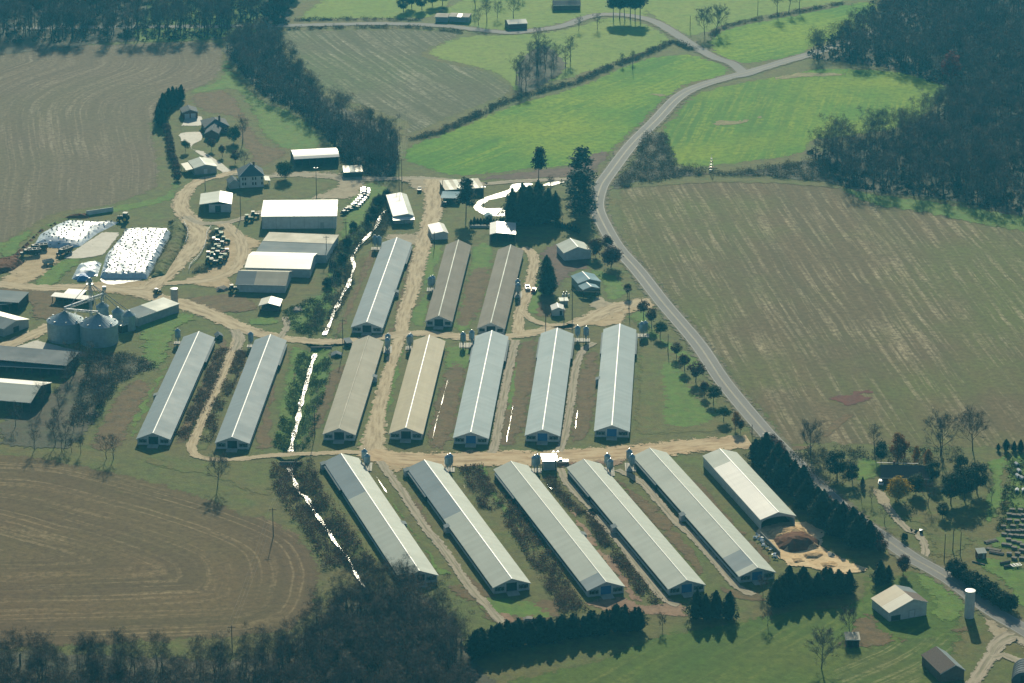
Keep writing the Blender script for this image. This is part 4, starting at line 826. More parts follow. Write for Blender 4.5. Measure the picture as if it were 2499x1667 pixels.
r = shed('barn', 'old barn with patched tin roof and white door right of the bare pasture tree', 'barn', (2169.8,1497), (2266,1470), 3.4, 11.2, 1.7, 'along', roof='roof_cream', roof2='roof_galv_dull', wall='wall_white', fr=.62, hl=3.0, hr=4.4, sections=(('l', .42, 1.1, 'roof_oldtin'), ('r', .0, .6, 'shingle_brown')), o=.35,
         doors=[('f', -5.8, -2.6, 0, 1.7, 'door_dark', 'opening'), ('f', .2, 2.4, .2, 2.6, 'wall_grey', 'door_frame')])
MB().box(.45, 2.15, -.09, -.055, .2, 2.4).build('door', 'door_white', r)
shed('field_shelter', 'small dark field shelter with pale flat roof under a bare tree', 'shelter', (2063.4,1562.8), (2100,1562.8), 2.3, 4.3, .3, 'mono', roof='roof_tan_pale', wall='wall_wood', walls='blr', posts=3)
shed('old_barn', 'dark weathered wooden barn with brown roof at the bottom right', 'barn', (2295,1645), (2357,1636), 3.0, 13, 2.0, 'along', roof='shingle_brown', roof2='roof_galv_dull', wall='wall_wood', fr=.6)
shed('outhouse', 'little outhouse with white tin roof beside stacked timber at right', 'outhouse', (2386,1352), (2409,1350), 2.0, 2.4, .6, 'mono', roof='roof_galv_pale', wall='wall_brick', doors=[('f', .2, .9, 0, 1.8, 'wall_grey', 'door')], o=.15)
r = shed('brick_house', 'dark-roofed house hidden among trees right of the road', 'house', (2150,1166), (2268,1169), 2.6, 10, 2.3, 'across', roof='shingle_brown', roof2='shingle', wall='wall_brick', o=.5, ridge='shingle')
MB().box(-4, -3.2, 5, 5.8, 3, 6.4).build('chimney', 'wall_brick', r); MB().box(-9.4, 4.6, 5.6, 5.8, 5.45, 5.6).build('gutter', 'trim', r)
r = shed('mobile_home', 'long grey mobile home with one white roof panel beyond the far road', 'mobile home', (1061,42), (1093,43), 2.7, 8, .5, 'across', roof='roof_rust_grey', wall='wall_grey')
absorb(r, shed('mobile_home', '', 'mobile home', (1094.5,41), (1145,43), 2.8, 8, .5, 'across', roof='roof_rust_grey', wall='wall_grey', sections=((0, .42, .62, 'roof_white'),)))
shed('cottage', 'cottage with glinting tin roof among trees beyond the far road', 'house', (1240,60), (1288,57.5), 2.8, 9, 1.2, 'across', roof='roof_galv_pale', roof2='roof_galv', wall='wall_brick')
shed('cottage', 'dark cottage with white roof ridge at the very top of the photo', 'house', (1350,14), (1418,13), 2.8, 9, 1.6, 'across', roof='shingle', roof2='roof_white', wall='wall_brick')
# quonset hut in the corner
g_ = P(2500,1668); q = thing('quonset_hut', 'dark corrugated round-topped hut in the bottom right corner', 'hut', (g_[0], g_[1], .1), R(-12))
prof = [(3.9*math.cos(t), 3.6*math.sin(t)) for t in np.linspace(0, math.pi, 15)]
mb = MB()
for k in range(12): mb.prism([(x*(1.0 if k % 2 else .97), z*(1.0 if k % 2 else .97)) for x, z in prof]+[(-3.7, -.2), (3.7, -.2)], k*.8, k*.8+.8)
mb.build('arched_roof', 'roof_dark', q); MB().box(-1.2, 1.2, -.08, -.01, 0, 2.4).build('door', 'door_dark', q)

# silos and grain bins -------------------------------------------------
def silo(name, label, px, rad, h, mat, cap, ring=1.2):
    g = P(*px); r = thing(name, label, 'silo', (*g, .1)); MB().lathe([(rad, -.3), (rad, h)], 28).build('wall', mat, r, smooth=False)
    MB().lathe([(rad+.08, h+.01), (rad+.08, h+.22), (rad*.5, h+.27), (.05, h+.3)], 28).build('top', cap, r)
    for k in range(1, int(h/ring)): MB().lathe([(rad+.015, k*ring), (rad+.03, k*ring+.03), (rad+.015, k*ring+.06)], 28, cap=False).build('hoop', mat, r)
silo('tower_silo', 'tall concrete stave silo with white top beside the road', (2365,1506), 1.52, 8.6, 'wall_white', 'white_paint')
silo('tower_silo', 'short white tower silo behind the angled grey barn', (426,741), 1.42, 6.0, 'concrete', 'white_paint')
def grain_bin(label, px, rad, h, rise, n=36):
    g = P(*px); r = thing('grain_bin', label, 'grain bin', (*g, .1), 0, 'galvanised grain bins')
    pr = []
    for k in range(int(h/.8)+1): pr += [(rad, min(h, k*.8)), (rad*.994, min(h, k*.8+.4))]
    MB().lathe([(rad, -.3)]+pr[:-1]+[(rad, h)], n).build('bin_wall', 'steel_bin', r)
    rf = MB().lathe([(rad+.15, h-.03), (.5, h+rise), (.42, h+rise+.05)], n).build('bin_roof', 'steel_bin', r)
    MB().lathe([(.5, h+rise), (.5, h+rise+.35), (.1, h+rise+.5)], 14).build('cap', 'steel', rf)
    s = MB()
    for i in range(n):
        t = 2*math.pi*(i+.5)/n; s.tube((rad*1.01*math.cos(t), rad*1.01*math.sin(t), h+.04), (.6*math.cos(t), .6*math.sin(t), h+rise+.03), .035, n=4)
    s.build('roof_rib', 'steel', rf)
    if rad > 4:
        for i in range(8):
            t = 2*math.pi*i/8+.2; v = MB().box(-.3, .3, -.3, .3, 0, .45); v.build('roof_vent', 'bright_steel', rf, (rad*.86*math.cos(t), rad*.86*math.sin(t), h+rise*.14+.05), t)
        MB().box(-.5, .5, -rad-.06, -rad+.02, .3, 2.3).build('hatch', 'steel', r)
    return r
grain_bin('large galvanised grain bin, left of the big pair', (161,825.6), 6.9, 7.4, 3.3)
grain_bin('large galvanised grain bin, right of the big pair', (243,834), 7.2, 7.6, 3.4)
grain_bin('tall slim grain bin rising behind the big pair', (252,800), 2.4, 8.8, 1.4, 20)
grain_bin('small grain bin half hidden behind the tin-roofed shed', (289,797), 2.3, 6.2, 1.3, 20)
grain_bin('small grain bin at the right of the grain site', (316,804), 2.4, 5.9, 1.4, 20)
def lattice(mb, x, y, w, z0, z1, step=1.5, r_=.05):
    c = [(x-w, y-w), (x+w, y-w), (x+w, y+w), (x-w, y+w)]
    for a in c: mb.tube((*a, z0), (*a, z1), r_, n=4)
    z = z0; k = 0
    while z < z1-.1:
        for i in range(4): mb.tube((*c[i], z), (*c[(i+1) % 4], min(z1, z+step)), r_*.6, n=4)
        z += step
g = P(224,806); el = thing('bucket_elevator', 'tall grain elevator leg with spouts fanning from its head', 'elevator', (*g, .1))
mb = MB(); lattice(mb, 0, 0, .55, -.2, 19.5); mb.build('tower', 'steel', el)
MB().box(-.25, .0, -.2, .2, 0, 19.5).box(.15, .4, -.2, .2, 0, 19.5).build('leg_casing', 'steel', el)
hd = MB().lathe([(.6, 19.2), (1.0, 19.6), (1.0, 20.6), (.4, 21.2)], 14).build('head', 'steel', el); MB().box(-1.3, 1.3, -1.0, 1.0, 18.6, 18.75).build('platform', 'steel', el)
mb = MB()
for s in (-1, 1):
    mb.box(-1.3, 1.3, s*1.0-.02, s*1.0+.02, 19.7, 19.76); mb.box(s*1.3-.02, s*1.3+.02, -1, 1, 19.7, 19.76)
mb.build('railing', 'bright_steel', el)
for px, hh in (((161,825.6), 10.9), ((243,834), 11.3), ((252,800), 10.4), ((289,797), 7.6), ((316,804), 7.5)):
    q = P(*px); MB().tube((0, 0, 19.3), (q[0]-g[0], q[1]-g[1], hh), .13, n=6).build('spout', 'steel', el)
for dx, dy in ((-14, -4), (-6, -12), (5, -12), (9, 3)): MB().tube((0, 0, 18), (dx, dy, 0), .035, n=4).build('guy_wire', 'wire', el)
g2 = P(259,803); e2 = thing('elevator_tower', 'second slimmer conveyor tower right of the elevator leg', 'tower', (*g2, .1))
mb = MB(); lattice(mb, 0, 0, .45, -.2, 16.2); mb.build('tower', 'steel', e2); MB().box(-.7, .7, -.6, .6, 16.0, 17.2).build('head', 'steel', e2)
def truss(label, a, c, depth=.8):
    a = Vector(a); c = Vector(c); r = thing('conveyor_bridge', label, 'conveyor', (a.x, a.y, a.z)); d = c-a; L = d.length; rz = math.atan2(d.y, d.x); pitch = math.atan2(d.z, math.hypot(d.x, d.y))
    mb = MB(); n = int(L/1.6)
    for s in (-.4, .4):
        for z in (0, depth): mb.box(0, L, s-.05, s+.05, z-.05, z+.05)
        for i in range(n): mb.tube((L*i/n, s, 0 if i % 2 else depth), (L*(i+1)/n, s, depth if i % 2 else 0), .035, n=4)
    o = mb.build('truss', 'steel', r); o.rotation_euler = (0, -pitch, rz)
    o = MB().box(0, L, -.3, .3, depth+.06, depth+.4).build('conveyor_cover', 'bright_steel', r); o.rotation_euler = (0, -pitch, rz)
b1 = P(161,825.6); b2 = P(243,834)
truss('inclined covered conveyor from the slim tower down to the left big bin', (b1[0], b1[1], 11.5), (g2[0], g2[1], 13.6))
truss('level covered conveyor bridge between the two big bins', (b1[0], b1[1]-.5, 11.4), (b2[0], b2[1]-.5, 11.6), .5)
truss('small sloping conveyor above the slim grain bin', (P(252,800)[0], P(252,800)[1], 10.6), (g2[0], g2[1], 16.2), .4)
# culverts carrying the lanes over the creek
for (x, y), lb_, rz in (((784,850), 'concrete culvert under the middle lane where the creek passes', .05), ((710,1131), 'concrete culvert under the lower lane where the creek passes', .0)):
    g = P(x, y, -.3); c = thing('culvert', lb_, 'culvert', (*g, -1.2), rz)
    MB().box(-4, -1.6, 0, .35, -.3, 1.45).build('headwall', 'concrete_dark', c); MB().box(1.6, 4, 0, .35, -.3, 1.45).build('headwall', 'concrete_dark', c)
    MB().box(-1.6, 1.6, 0, .35, 1.0, 1.45).build('headwall', 'concrete_dark', c); MB().box(-1.6, 1.6, .5, .6, -.3, 1.0).build('pipe_mouth', 'wall_dark', c)

# ------------------------------------------------------------------ vegetation
def grow_bare(seed, h=12., spread=.42, twigs=9, warm=False, low=.28, nl=9, tw=1., sprays=200):
    """tapered trunk with limbs (tubes) and a crown of fine twigs (thin slivers)"""
    rn = random.Random(seed); tb = MB(); cv = []; ct = []
    top = Vector((rn.uniform(-.4, .4), rn.uniform(-.4, .4), h*.72)); segs = 4; pts_ = [Vector((0, 0, -.3))]
    for k in range(1, segs+1):
        f = k/segs; pts_.append(Vector((top.x*f+rn.uniform(-.25, .25), top.y*f+rn.uniform(-.25, .25), h*.72*f)))
    r0 = h*.016
    for k in range(segs): tb.tube(pts_[k], pts_[k+1], r0*(1-.2*k), r0*(1-.2*(k+1))+.02, 6)
    def sliver(p, d, L, w_):
        s_ = d.cross(Vector((rn.uniform(-1, 1), rn.uniform(-1, 1), rn.uniform(-1, 1)))).normalized()*w_*.5; e = p+d*L
        t_ = rn.random(); cv.extend([p-s_, p+s_, e]); ct.extend([t_]*3)
    def rdir(d, a): 
        v = d+Vector((rn.gauss(0, a), rn.gauss(0, a), rn.gauss(0, a))); return v.normalized()
    for i in range(nl):
        f = low+(1-low)*(i+rn.random())/nl; z = h*.72*f; k = min(segs-1, int(f*segs)); u = f*segs-k; b0 = pts_[k].lerp(pts_[k+1], u)
        az = i*2.4+rn.uniform(-.5, .5); d = Vector((math.cos(az), math.sin(az), .75+.6*f)).normalized(); L = h*spread*(1.15-.55*f)*rn.uniform(.75, 1.15); rl = r0*.42*(1.2-f*.6)
        m1 = b0+d*L*.55; d2 = rdir(d+Vector((0, 0, .35)), .15); e1 = m1+d2*L*.5
        tb.tube(b0, m1, rl, rl*.6, 4); tb.tube(m1, e1, rl*.6, .02, 3)
        for j in range(5):
            u = .3+.7*rn.random(); q = b0.lerp(m1, u/.6) if u < .6 else m1.lerp(e1, (u-.6)/.4); dj = rdir(d+Vector((0, 0, .3)), .55); Lj = L*rn.uniform(.3, .55)
            tb.tube(q, q+dj*Lj, rl*.32, .015, 3)
            for t in range(twigs):
                v = q+dj*Lj*rn.uniform(.25, 1.); dt = rdir(dj+Vector((0, 0, .25)), .6); Lt = h*rn.uniform(.06, .13); sliver(v, dt, Lt, rn.uniform(.06, .11)*tw)
                for s_ in range(2): sliver(v+dt*Lt*rn.uniform(.3, .8), rdir(dt, .6), Lt*.6, rn.uniform(.05, .08)*tw)
    for t in range(twigs*3):
        v = pts_[-1]+Vector((rn.gauss(0, .5), rn.gauss(0, .5), rn.uniform(-1, 1)))*h*.05; sliver(v, rdir(Vector((0, 0, 1)), .5), h*rn.uniform(.1, .22), rn.uniform(.06, .11)*tw)
    k_ = rn.random
    V = np.array([tuple(v) for v in cv], np.float32); T = np.array(ct, np.float32); keep = np.repeat((np.arange(len(V)//3) % 5) < 3, 3); tips = V[2::3]; V = V[keep]; T = T[keep]; nf = len(V)//3
    r2 = np.random.default_rng(seed); c_ = tips[r2.integers(0, len(tips), sprays)]+r2.normal(0, h*.015, (sprays, 3)); a = r2.normal(0, 1, (sprays, 3)); a /= np.linalg.norm(a, axis=1)[:, None]; b2 = np.cross(a, r2.normal(0, 1, (sprays, 3))); b2 /= np.linalg.norm(b2, axis=1)[:, None]
    sz = (h*r2.uniform(.035, .075, sprays))[:, None]; q = np.stack([c_-a*sz-b2*sz*.4, c_+a*sz-b2*sz*.8, c_+b2*sz*1.3], 1).reshape(-1, 3)
    V = np.concatenate([V, q]).astype(np.float32); T = np.concatenate([T, np.repeat(r2.random(sprays), 3)]).astype(np.float32); F = np.arange(len(V)).reshape(-1, 3)
    return tb, V, F, T, np.r_[np.zeros(nf, np.int32), np.ones(sprays, np.int32)]
def cards(V, T, p, n, s, rn, tint, asp=.6):
    """one leaf-spray quad at p facing n, size s"""
    n = n/(np.linalg.norm(n)+1e-9); a = np.cross(n, rn.normal(0, 1, 3)); a /= np.linalg.norm(a)+1e-9; c = np.cross(n, a)
    k = rn.uniform(.7, 1.3, 4); V += [p-a*s*k[0]-c*s*asp*.3, p+c*s*asp*-1.*k[1], p+a*s*k[2], p+c*s*asp*k[3]]; T += [tint]*4
def conifer(seed, h, rad, n=900, top=.03, belly=.2, leaf='leaf_cypress', clump=9):
    rn = np.random.default_rng(seed); V = []; T = []
    prof = lambda f: rad*(min(1, (f/belly)**.6 if f < belly else 1)*(1-max(0, (f-belly)/(1-belly))**1.9)+top)
    lob = rn.uniform(0, 6.28, 4); i = 0; LB = [(rn.uniform(0, 6.28), rn.uniform(.05, .9), rn.uniform(.12, .42)) for _ in range(13)]
    while i < n:
        f = rn.beta(1.1, 1.5); az = rn.uniform(0, 2*math.pi); rr = prof(f)*(.88+.10*math.sin(3*az+lob[0]+f*9)+.08*math.sin(7*az+lob[1]-f*14)+sum(w2*math.exp(-((math.cos(az-a2_)-1)**2*7+((f-f2_)/.085)**2)) for a2_, f2_, w2 in LB))
        for k in range(clump):
            a2 = az+rn.normal(0, .18); f2 = f+rn.normal(0, .018); r2 = rr*rn.uniform(.72, 1.08)
            if f2 < .01 or f2 > 1: continue
            p = np.array([math.cos(a2)*r2, math.sin(a2)*r2, f2*h+.15]); nn = np.array([math.cos(a2), math.sin(a2), .55])+rn.normal(0, .35, 3)
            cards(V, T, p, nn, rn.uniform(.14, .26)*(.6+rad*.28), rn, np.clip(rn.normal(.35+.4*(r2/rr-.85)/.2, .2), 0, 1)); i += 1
    for k in range(14): cards(V, T, np.array([rn.normal(0, .05), rn.normal(0, .05), h*(.94+.06*k/14)]), rn.normal(0, 1, 3), .12+.02*rad, rn, .5)
    Fq = np.arange(len(V)).reshape(-1, 4)
    core = MB().lathe([(max(.02, prof(f)*.70), f*h+.1) for f in (0.02, .1, .2, .35, .5, .65, .8, .92, .985)], 9)  # dark inner cone added to block light through the crown
    return np.array(V), Fq, np.array(T), core
def roundtree(seed, h, cw, ch, n=1100, stem=.35, conical=0.):
    """leafy crown: leaf sprays on many small boughs inside an uneven envelope"""
    rn = np.random.default_rng(seed); V = []; T = []; zc = h-ch/2; nb = 46; tb = MB(); tb.tube((0, 0, -.3), (0, 0, h*.55), .022*h, .012*h, 6)
    for b_ in range(nb):
        d = rn.normal(0, 1, 3); d /= np.linalg.norm(d); f = rn.uniform(.45, .88); q = np.array([d[0]*cw/2*f, d[1]*cw/2*f, zc+d[2]*ch/2*f])
        k = 1-conical*max(0, (q[2]-zc)/(ch/2))*.7; q[0] *= k; q[1] *= k
        tb.tube((0, 0, max(h*.25, min(q[2]-.4, h*.5))), tuple(q), .006*h, .01, 3)
        rb = cw*rn.uniform(.14, .21)
        for k in range(n//nb):
            e = rn.normal(0, 1, 3); e /= np.linalg.norm(e); p = q+e*rb*rn.uniform(.55, 1.05)
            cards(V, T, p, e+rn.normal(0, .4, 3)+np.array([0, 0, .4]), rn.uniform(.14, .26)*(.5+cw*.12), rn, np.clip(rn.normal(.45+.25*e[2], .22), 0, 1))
    return np.array(V), np.arange(len(V)).reshape(-1, 4), np.array(T), tb
PROTO = {}
def make_proto(key, name, parts):
    PROTO[key] = (name, parts); return key
def bare_proto(key, seed, h, **kw):
    leafm = kw.pop('leaf', 'twig'); barkm = kw.pop('bark', 'bark'); tb, V, F, T, MI = grow_bare(seed, h, **kw)
    me = bpy.data.meshes.new('trunk'); me.from_pydata(tb.v, [], tb.f); me.materials.append(MATS[barkm])
    make_proto(key, 'bare_tree', [('trunk', me), ('crown', np_mesh('crown', V, F, [leafm, 'twig_spray'], T, MI))]); PROTO[key+'_raw'] = (tb, V, F, T, h, MI)
def leafy_proto(key, name, V, F, T, leafm, tb, barkm='bark', core=None):
    me = bpy.data.meshes.new('trunk'); me.from_pydata(tb.v, [], tb.f); me.materials.append(MATS[barkm])
    if core:
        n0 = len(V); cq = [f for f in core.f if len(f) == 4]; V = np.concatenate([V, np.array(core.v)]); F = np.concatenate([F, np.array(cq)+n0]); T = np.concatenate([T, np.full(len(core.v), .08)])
    make_proto(key, name, [('trunk', me), ('crown', np_mesh('crown', V, F, leafm, T))])
for i in range(5): bare_proto('bare%d' % i, 11+i, 12., spread=(.40, .46, .36, .42, .5)[i], twigs=9, tw=.6)
for i in range(3): bare_proto('tall%d' % i, 31+i, 15., spread=.24, twigs=7, low=.42, nl=10, tw=.6)
bare_proto('warm0', 51, 11., leaf='twig_warm', twigs=12, tw=1.3); bare_proto('big0', 52, 15., spread=.5, twigs=18, nl=14, tw=1.15); bare_proto('big1', 53, 14., spread=.55, twigs=20, nl=15, low=.2, tw=1.2)
def stem(h, r=.16): return MB().tube((0, 0, -.3), (0, 0, h), r, r*.4, 6)
for i, (h, rad) in enumerate(((7., 1.35), (7.4, 1.5), (6.6, 1.25), (7.2, 1.7), (6.8, 1.1))):
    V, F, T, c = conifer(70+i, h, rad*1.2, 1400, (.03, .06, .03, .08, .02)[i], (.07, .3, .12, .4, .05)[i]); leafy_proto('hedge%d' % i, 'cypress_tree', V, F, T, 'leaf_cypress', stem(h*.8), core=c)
for i, (h, rad) in enumerate(((9., 2.5), (8.5, 2.2), (9.5, 2.9))):
    V, F, T, c = conifer(80+i, h, rad, 2000, .04, .14); leafy_proto('cyp%d' % i, 'cypress_tree', V, F, T, 'leaf_cypress', stem(h*.8, .2), core=c)
for i, (h, rad) in enumerate(((14., 2.9), (13., 2.5))):
    V, F, T, c = conifer(90+i, h, rad, 2600, .03, .16); leafy_proto('spruce%d' % i, 'spruce_tree', V, F, T, 'leaf_pine', stem(h*.85, .22), core=c)
for i in range(3):                              # open pines: tall stem, ragged whorls of needle clumps
    rn = np.random.default_rng(100+i); h = 18.; V = []; T = []; tb = MB(); tb.tube((0, 0, -.3), (.2, .1, h*.97), .24, .05, 7)
    for k in range(80):
        lo = (.38, .5, .12)[i]; f = lo+(1-lo)*(k+rn.random())/80; az = rn.uniform(0, 6.28); L = (4.4, 4.0, 5.0)[i]*(1.10-f)**.5*rn.uniform(.6, 1.2)+.4; b0 = np.array([.2*f, .1*f, h*f]); e = b0+np.array([math.cos(az)*L, math.sin(az)*L, L*.12])
        tb.tube(tuple(b0), tuple(e), .05, .015, 3)
        for j in range(int(14+L*8)):
            u = rn.uniform(.25, 1.05); p = b0+(e-b0)*u+rn.normal(0, .5, 3); cards(V, T, p, rn.normal(0, .5, 3)+np.array([0, 0, 1.]), rn.uniform(.34, .62), rn, np.clip(rn.normal(.45, .25), 0, 1))
    leafy_proto('pine%d' % i, 'pine_tree', np.array(V), np.arange(len(V)).reshape(-1, 4), np.array(T), 'leaf_pine', tb)
for key, nm, sd_, h, cw, ch, lf, n, con in (('purple0', 'ornamental_tree', 120, 5.6, 4.0, 4.0, 'leaf_purple', 1300, .5), ('purple1', 'ornamental_tree', 121, 5.8, 3.7, 4.2, 'leaf_purple', 1300, .5), ('brown0', 'ornamental_tree', 122, 5.8, 3.6, 4.2, 'leaf_brown', 1100, .6),
        ('green0', 'ornamental_tree', 123, 5.4, 4.2, 3.9, 'leaf_green', 1300, .5), ('yellow0', 'maple_tree', 124, 6.0, 7.0, 4.8, 'leaf_yellow', 2200, .2), ('oak0', 'broad_tree', 125, 6.5, 7.2, 5.4, 'leaf_green', 2400, .2),
        ('orange0', 'maple_tree', 126, 11., 6.0, 8.5, 'leaf_orange', 2400, .5), ('redbig', 'broad_tree', 127, 8., 7.5, 6.8, 'leaf_purple', 2600, .2), ('shrub_green', 'evergreen_shrub', 128, 5.5, 6.0, 5.6, 'leaf_cypress', 2400, .1),
        ('shrub_red', 'hedge_shrub', 129, 3.0, 3.0, 2.8, 'leaf_purple', 900, .1), ('redtop', 'maple_tree', 130, 12., 7.0, 7.0, 'leaf_red', 1700, .2), ('wide_pine', 'pine_tree', 131, 12., 8.0, 10.0, 'leaf_pine', 3000, .5)):
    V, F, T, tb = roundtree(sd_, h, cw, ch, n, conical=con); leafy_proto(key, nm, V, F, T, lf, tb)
PH = {'bare': 12., 'tall': 15., 'warm': 11., 'big0': 15., 'big1': 14., 'hedge': 7., 'cyp': 9., 'spruce': 13.5, 'pine': 18., 'purple': 5.6, 'brown0': 5.8, 'green0': 5.4, 'yellow0': 6., 'oak0': 6.5, 'orange0': 11., 'redbig': 8., 'shrub_green': 5.5, 'shrub_red': 3., 'redtop': 12., 'wide_pine': 12.}
RT = random.Random(5)
def plant(key, g, h, label, cat='tree', group=None, wide=1., name=None):
    nm, parts = PROTO[key]; base = next(v for k, v in PH.items() if key.startswith(k)); s = h/base
    z = float(ditch(np.array([g]))[0]); r = thing(name or nm, label, cat, (g[0], g[1], z), RT.uniform(0, 6.28), group); r.scale = (s*wide, s*wide, s); r.rotation_euler[0] = RT.gauss(0, .035); r.rotation_euler[1] = RT.gauss(0, .035)
    for pn, me in parts: link(pn, me, r)
    return r
def scatter(poly, dens, rn, world=False, mind=0):
    W = np.array([P(*q) for q in poly]) if not world else np.array(poly); lo, hi = W.min(0), W.max(0); n = int((hi-lo).prod()/dens)
    q = np.stack([rn.uniform(lo[0], hi[0], n), rn.uniform(lo[1], hi[1], n)], 1); return q[inside(q[:, 0], q[:, 1], W)]
def wood_mass(name, q, hs, label, keys, rn, tag_='wood'):
    """the uncountable inside of a wood, one object"""
    VV = []; FF = []; TT = []; MM = []; n0 = 0
    for (x, y), h in zip(q, hs):
        tb, V, F, T, h0, MI = PROTO[keys[rn.integers(len(keys))]+'_raw']; k0 = rn.integers(2); mf = ((np.arange(len(F)) % 2) != k0) | (MI == 1); m_ = np.repeat(mf, 3); V = V[m_]; T = T[m_]; MI = MI[mf]*2; F = np.arange(len(V)).reshape(-1, 3); s = h/h0; tb_ = rn.uniform(0, .85)**1.6; a = rn.uniform(0, 6.28); c, s_ = math.cos(a)*s, math.sin(a)*s
        tv = np.array(tb.v[:30]); tf = [f for f in tb.f if len(f) == 4 and max(f) < 30]; tq = np.array([(f[0], f[1], f[2]) for f in tf]+[(f[0], f[2], f[3]) for f in tf])
        for vv, ff, tt, mi in ((V, F, T, MI), (tv, tq, np.zeros(len(tv)), np.ones(len(tq), np.int32))):
            w_ = np.column_stack([vv[:, 0]*c-vv[:, 1]*s_+x, vv[:, 0]*s_+vv[:, 1]*c+y, vv[:, 2]*s]); VV.append(w_); FF.append(ff+n0); TT.append(np.clip(tt*.5+tb_, 0, 1)); MM.append(mi); n0 += len(vv)
    me = np_mesh(name, np.concatenate(VV), np.concatenate(FF), ['twig', 'bark', 'twig_spray'], np.concatenate(TT), np.concatenate(MM))
    return tag(link(name, me), label, tag_, None, 'stuff')
def scrub(name, label, areas, mat, rn_seed, h=1.4, size=.3, dens=1.2, cat='undergrowth', per=16, gaps=-1.0):
    """low weeds and brambles: clumps of small leaf faces, one object"""
    rn = np.random.default_rng(rn_seed); C = []
    for poly in areas: C.append(scatter(poly, dens, rn))
    C = np.concatenate(C); msk = np.sin(C[:, 0]*.55+1.3*np.sin(C[:, 1]*.17))+np.sin(C[:, 1]*.31+2.*np.sin(C[:, 0]*.23))+rn.normal(0, .5, len(C)); C = C[msk > gaps]; n = len(C); zz = ditch(C); hh = h*rn.uniform(.35, 1.15, n)*(.7+.6*np.sin(C[:, 0]*.21+C[:, 1]*.13)**2); k = per
    c = np.repeat(C, k, 0); H_ = np.repeat(hh, k); Zb = np.repeat(zz, k); m = len(c)
    p = np.column_stack([c+rn.normal(0, .55, (m, 2)), Zb+H_*rn.beta(1.6, 1.4, m)]); a = rn.normal(0, 1, (m, 3)); a[:, 2] += .3; a /= np.linalg.norm(a, axis=1)[:, None]; b_ = np.cross(a, rn.normal(0, 1, (m, 3))); b_ /= np.linalg.norm(b_, axis=1)[:, None]
    s = (size*rn.uniform(.5, 1.4, m))[:, None]; V = np.stack([p-b_*s*.5, p+b_*s*.5, p+a*s*1.3], 1).reshape(-1, 3); T = np.repeat(np.clip(np.repeat(rn.uniform(0, .7, n), k)+rn.uniform(-.2, .4, m), 0, 1), 3)
    return tag(link(name, np_mesh(name, V, np.arange(len(V)).reshape(-1, 3), mat, T)), label, cat, None, 'stuff')
def band(px, w_):                               # polygon around a surveyed polyline
    c = np.array([P(*q) for q in px]); c = smooth_loop(c, 6, False); a = offs(c, w_/2); b_ = offs(c, -w_/2); return [tuple(q) for q in a]+[tuple(q) for q in b_[::-1]]
_sc = scatter
def scatter(poly, dens, rn, world=False, mind=0):
    if abs(poly[0][1]) < 5000 and isinstance(poly, list) and poly and isinstance(poly[0], tuple) and getattr(scatter, 'w', False): world = True
    return _sc(poly, dens, rn, world)
def scrub_bands(name, label, bands, mat, seed, **kw):
    scatter.w = True
    try: return scrub(name, label, bands, mat, seed, **kw)
    finally: scatter.w = False

# woods ---------------------------------------------------------------
rn = np.random.default_rng(3)
W3 = [(1960,140),(2074,97),(2145,50),(2160,-130),(2680,-130),(2680,545),(2500,527),(2380,502),(2278,482),(2142,470),(2060,456),(1995,400),(1965,372),(2040,364),(2142,341),(2215,322),(2266,288),(2328,236),(2244,188),(2142,162)]
W1 = [(-150,110),(300,101),(520,96),(610,80),(700,62),(690,-20),(760,-130),(-150,-130)]
W2 = [(548,118),(590,180),(650,240),(715,268),(795,335),(838,395),(900,430),(965,428),(972,365),(930,330),(810,275),(735,200),(690,130),(640,90)]
W4 = [(-60,1622),(300,1620),(560,1628),(690,1600),(770,1520),(815,1455),(900,1438),(1000,1445),(1080,1490),(1125,1570),(1150,1720),(1150,1780),(-60,1780)]
BK = ['bare0', 'bare1', 'bare2', 'bare3', 'tall0', 'tall1', 'tall2']
def wood(poly, dens, nind, hr_, label, mlabel, edge_only=True, BK=BK):
    q = _sc(poly, dens, rn); WP = np.array([P(*p) for p in poly]); d = seg_dist(q, WP, True); dist = q[:, 1]
    order = np.argsort(dist+d*3 if edge_only else dist); ind = order[:nind]; rest = order[nind:]
    for i in ind: plant(BK[rn.integers(len(BK))], q[i], rn.uniform(*hr_), label, 'tree', label)
    if len(rest): wood_mass('wood', q[rest], rn.uniform(*hr_, len(rest)), mlabel, BK, rn)
wood(W3, 32, 48, (11, 17), 'bare tree at the edge of the large wood on the right', 'dense leafless wood covering the upper right of the view')
wood(W1, 60, 32, (13, 21), 'bare tall tree at the edge of the wood in the top left', 'hazy leafless wood along the top left edge', True, BK[4:])
wood(W2, 22, 62, (9, 14), 'bare tree in the creek wood strip below the diamond-shaped field', 'thin leafless growth along the upper creek')
wood(W4, 12, 66, (7, 13), 'bare tree in the wood along the bottom left edge', 'tangled leafless wood along the bottom edge', False)
lt = 'bare tree in the clump between the left barns and the first poultry house'
for q in _sc(Z('J', 60,700, 300,520, 480,330, 700,250, 820,300, 760,520, 640,740, 480,860, 250,880, 60,820), 55, rn)[:20]: plant(BK[rn.integers(5)], q, rn.uniform(7, 11), lt, 'tree', lt)
lt = 'bare tree in the copse between the diamond field and pale pasture'
for q in _sc([(1256,225),(1262,160),(1320,118),(1395,150),(1345,200),(1285,230)], 45, rn)[:18]: plant(BK[rn.integers(7)], q, rn.uniform(10, 15), lt, 'tree', lt)
lt = 'bare tree around the far cottages at the top'
for q in _sc([(1130,55),(1180,-20),(1420,-40),(1440,20),(1300,50),(1200,72)], 300, rn)[:12]: plant(BK[rn.integers(7)], q, rn.uniform(9, 15), lt, 'tree', lt)
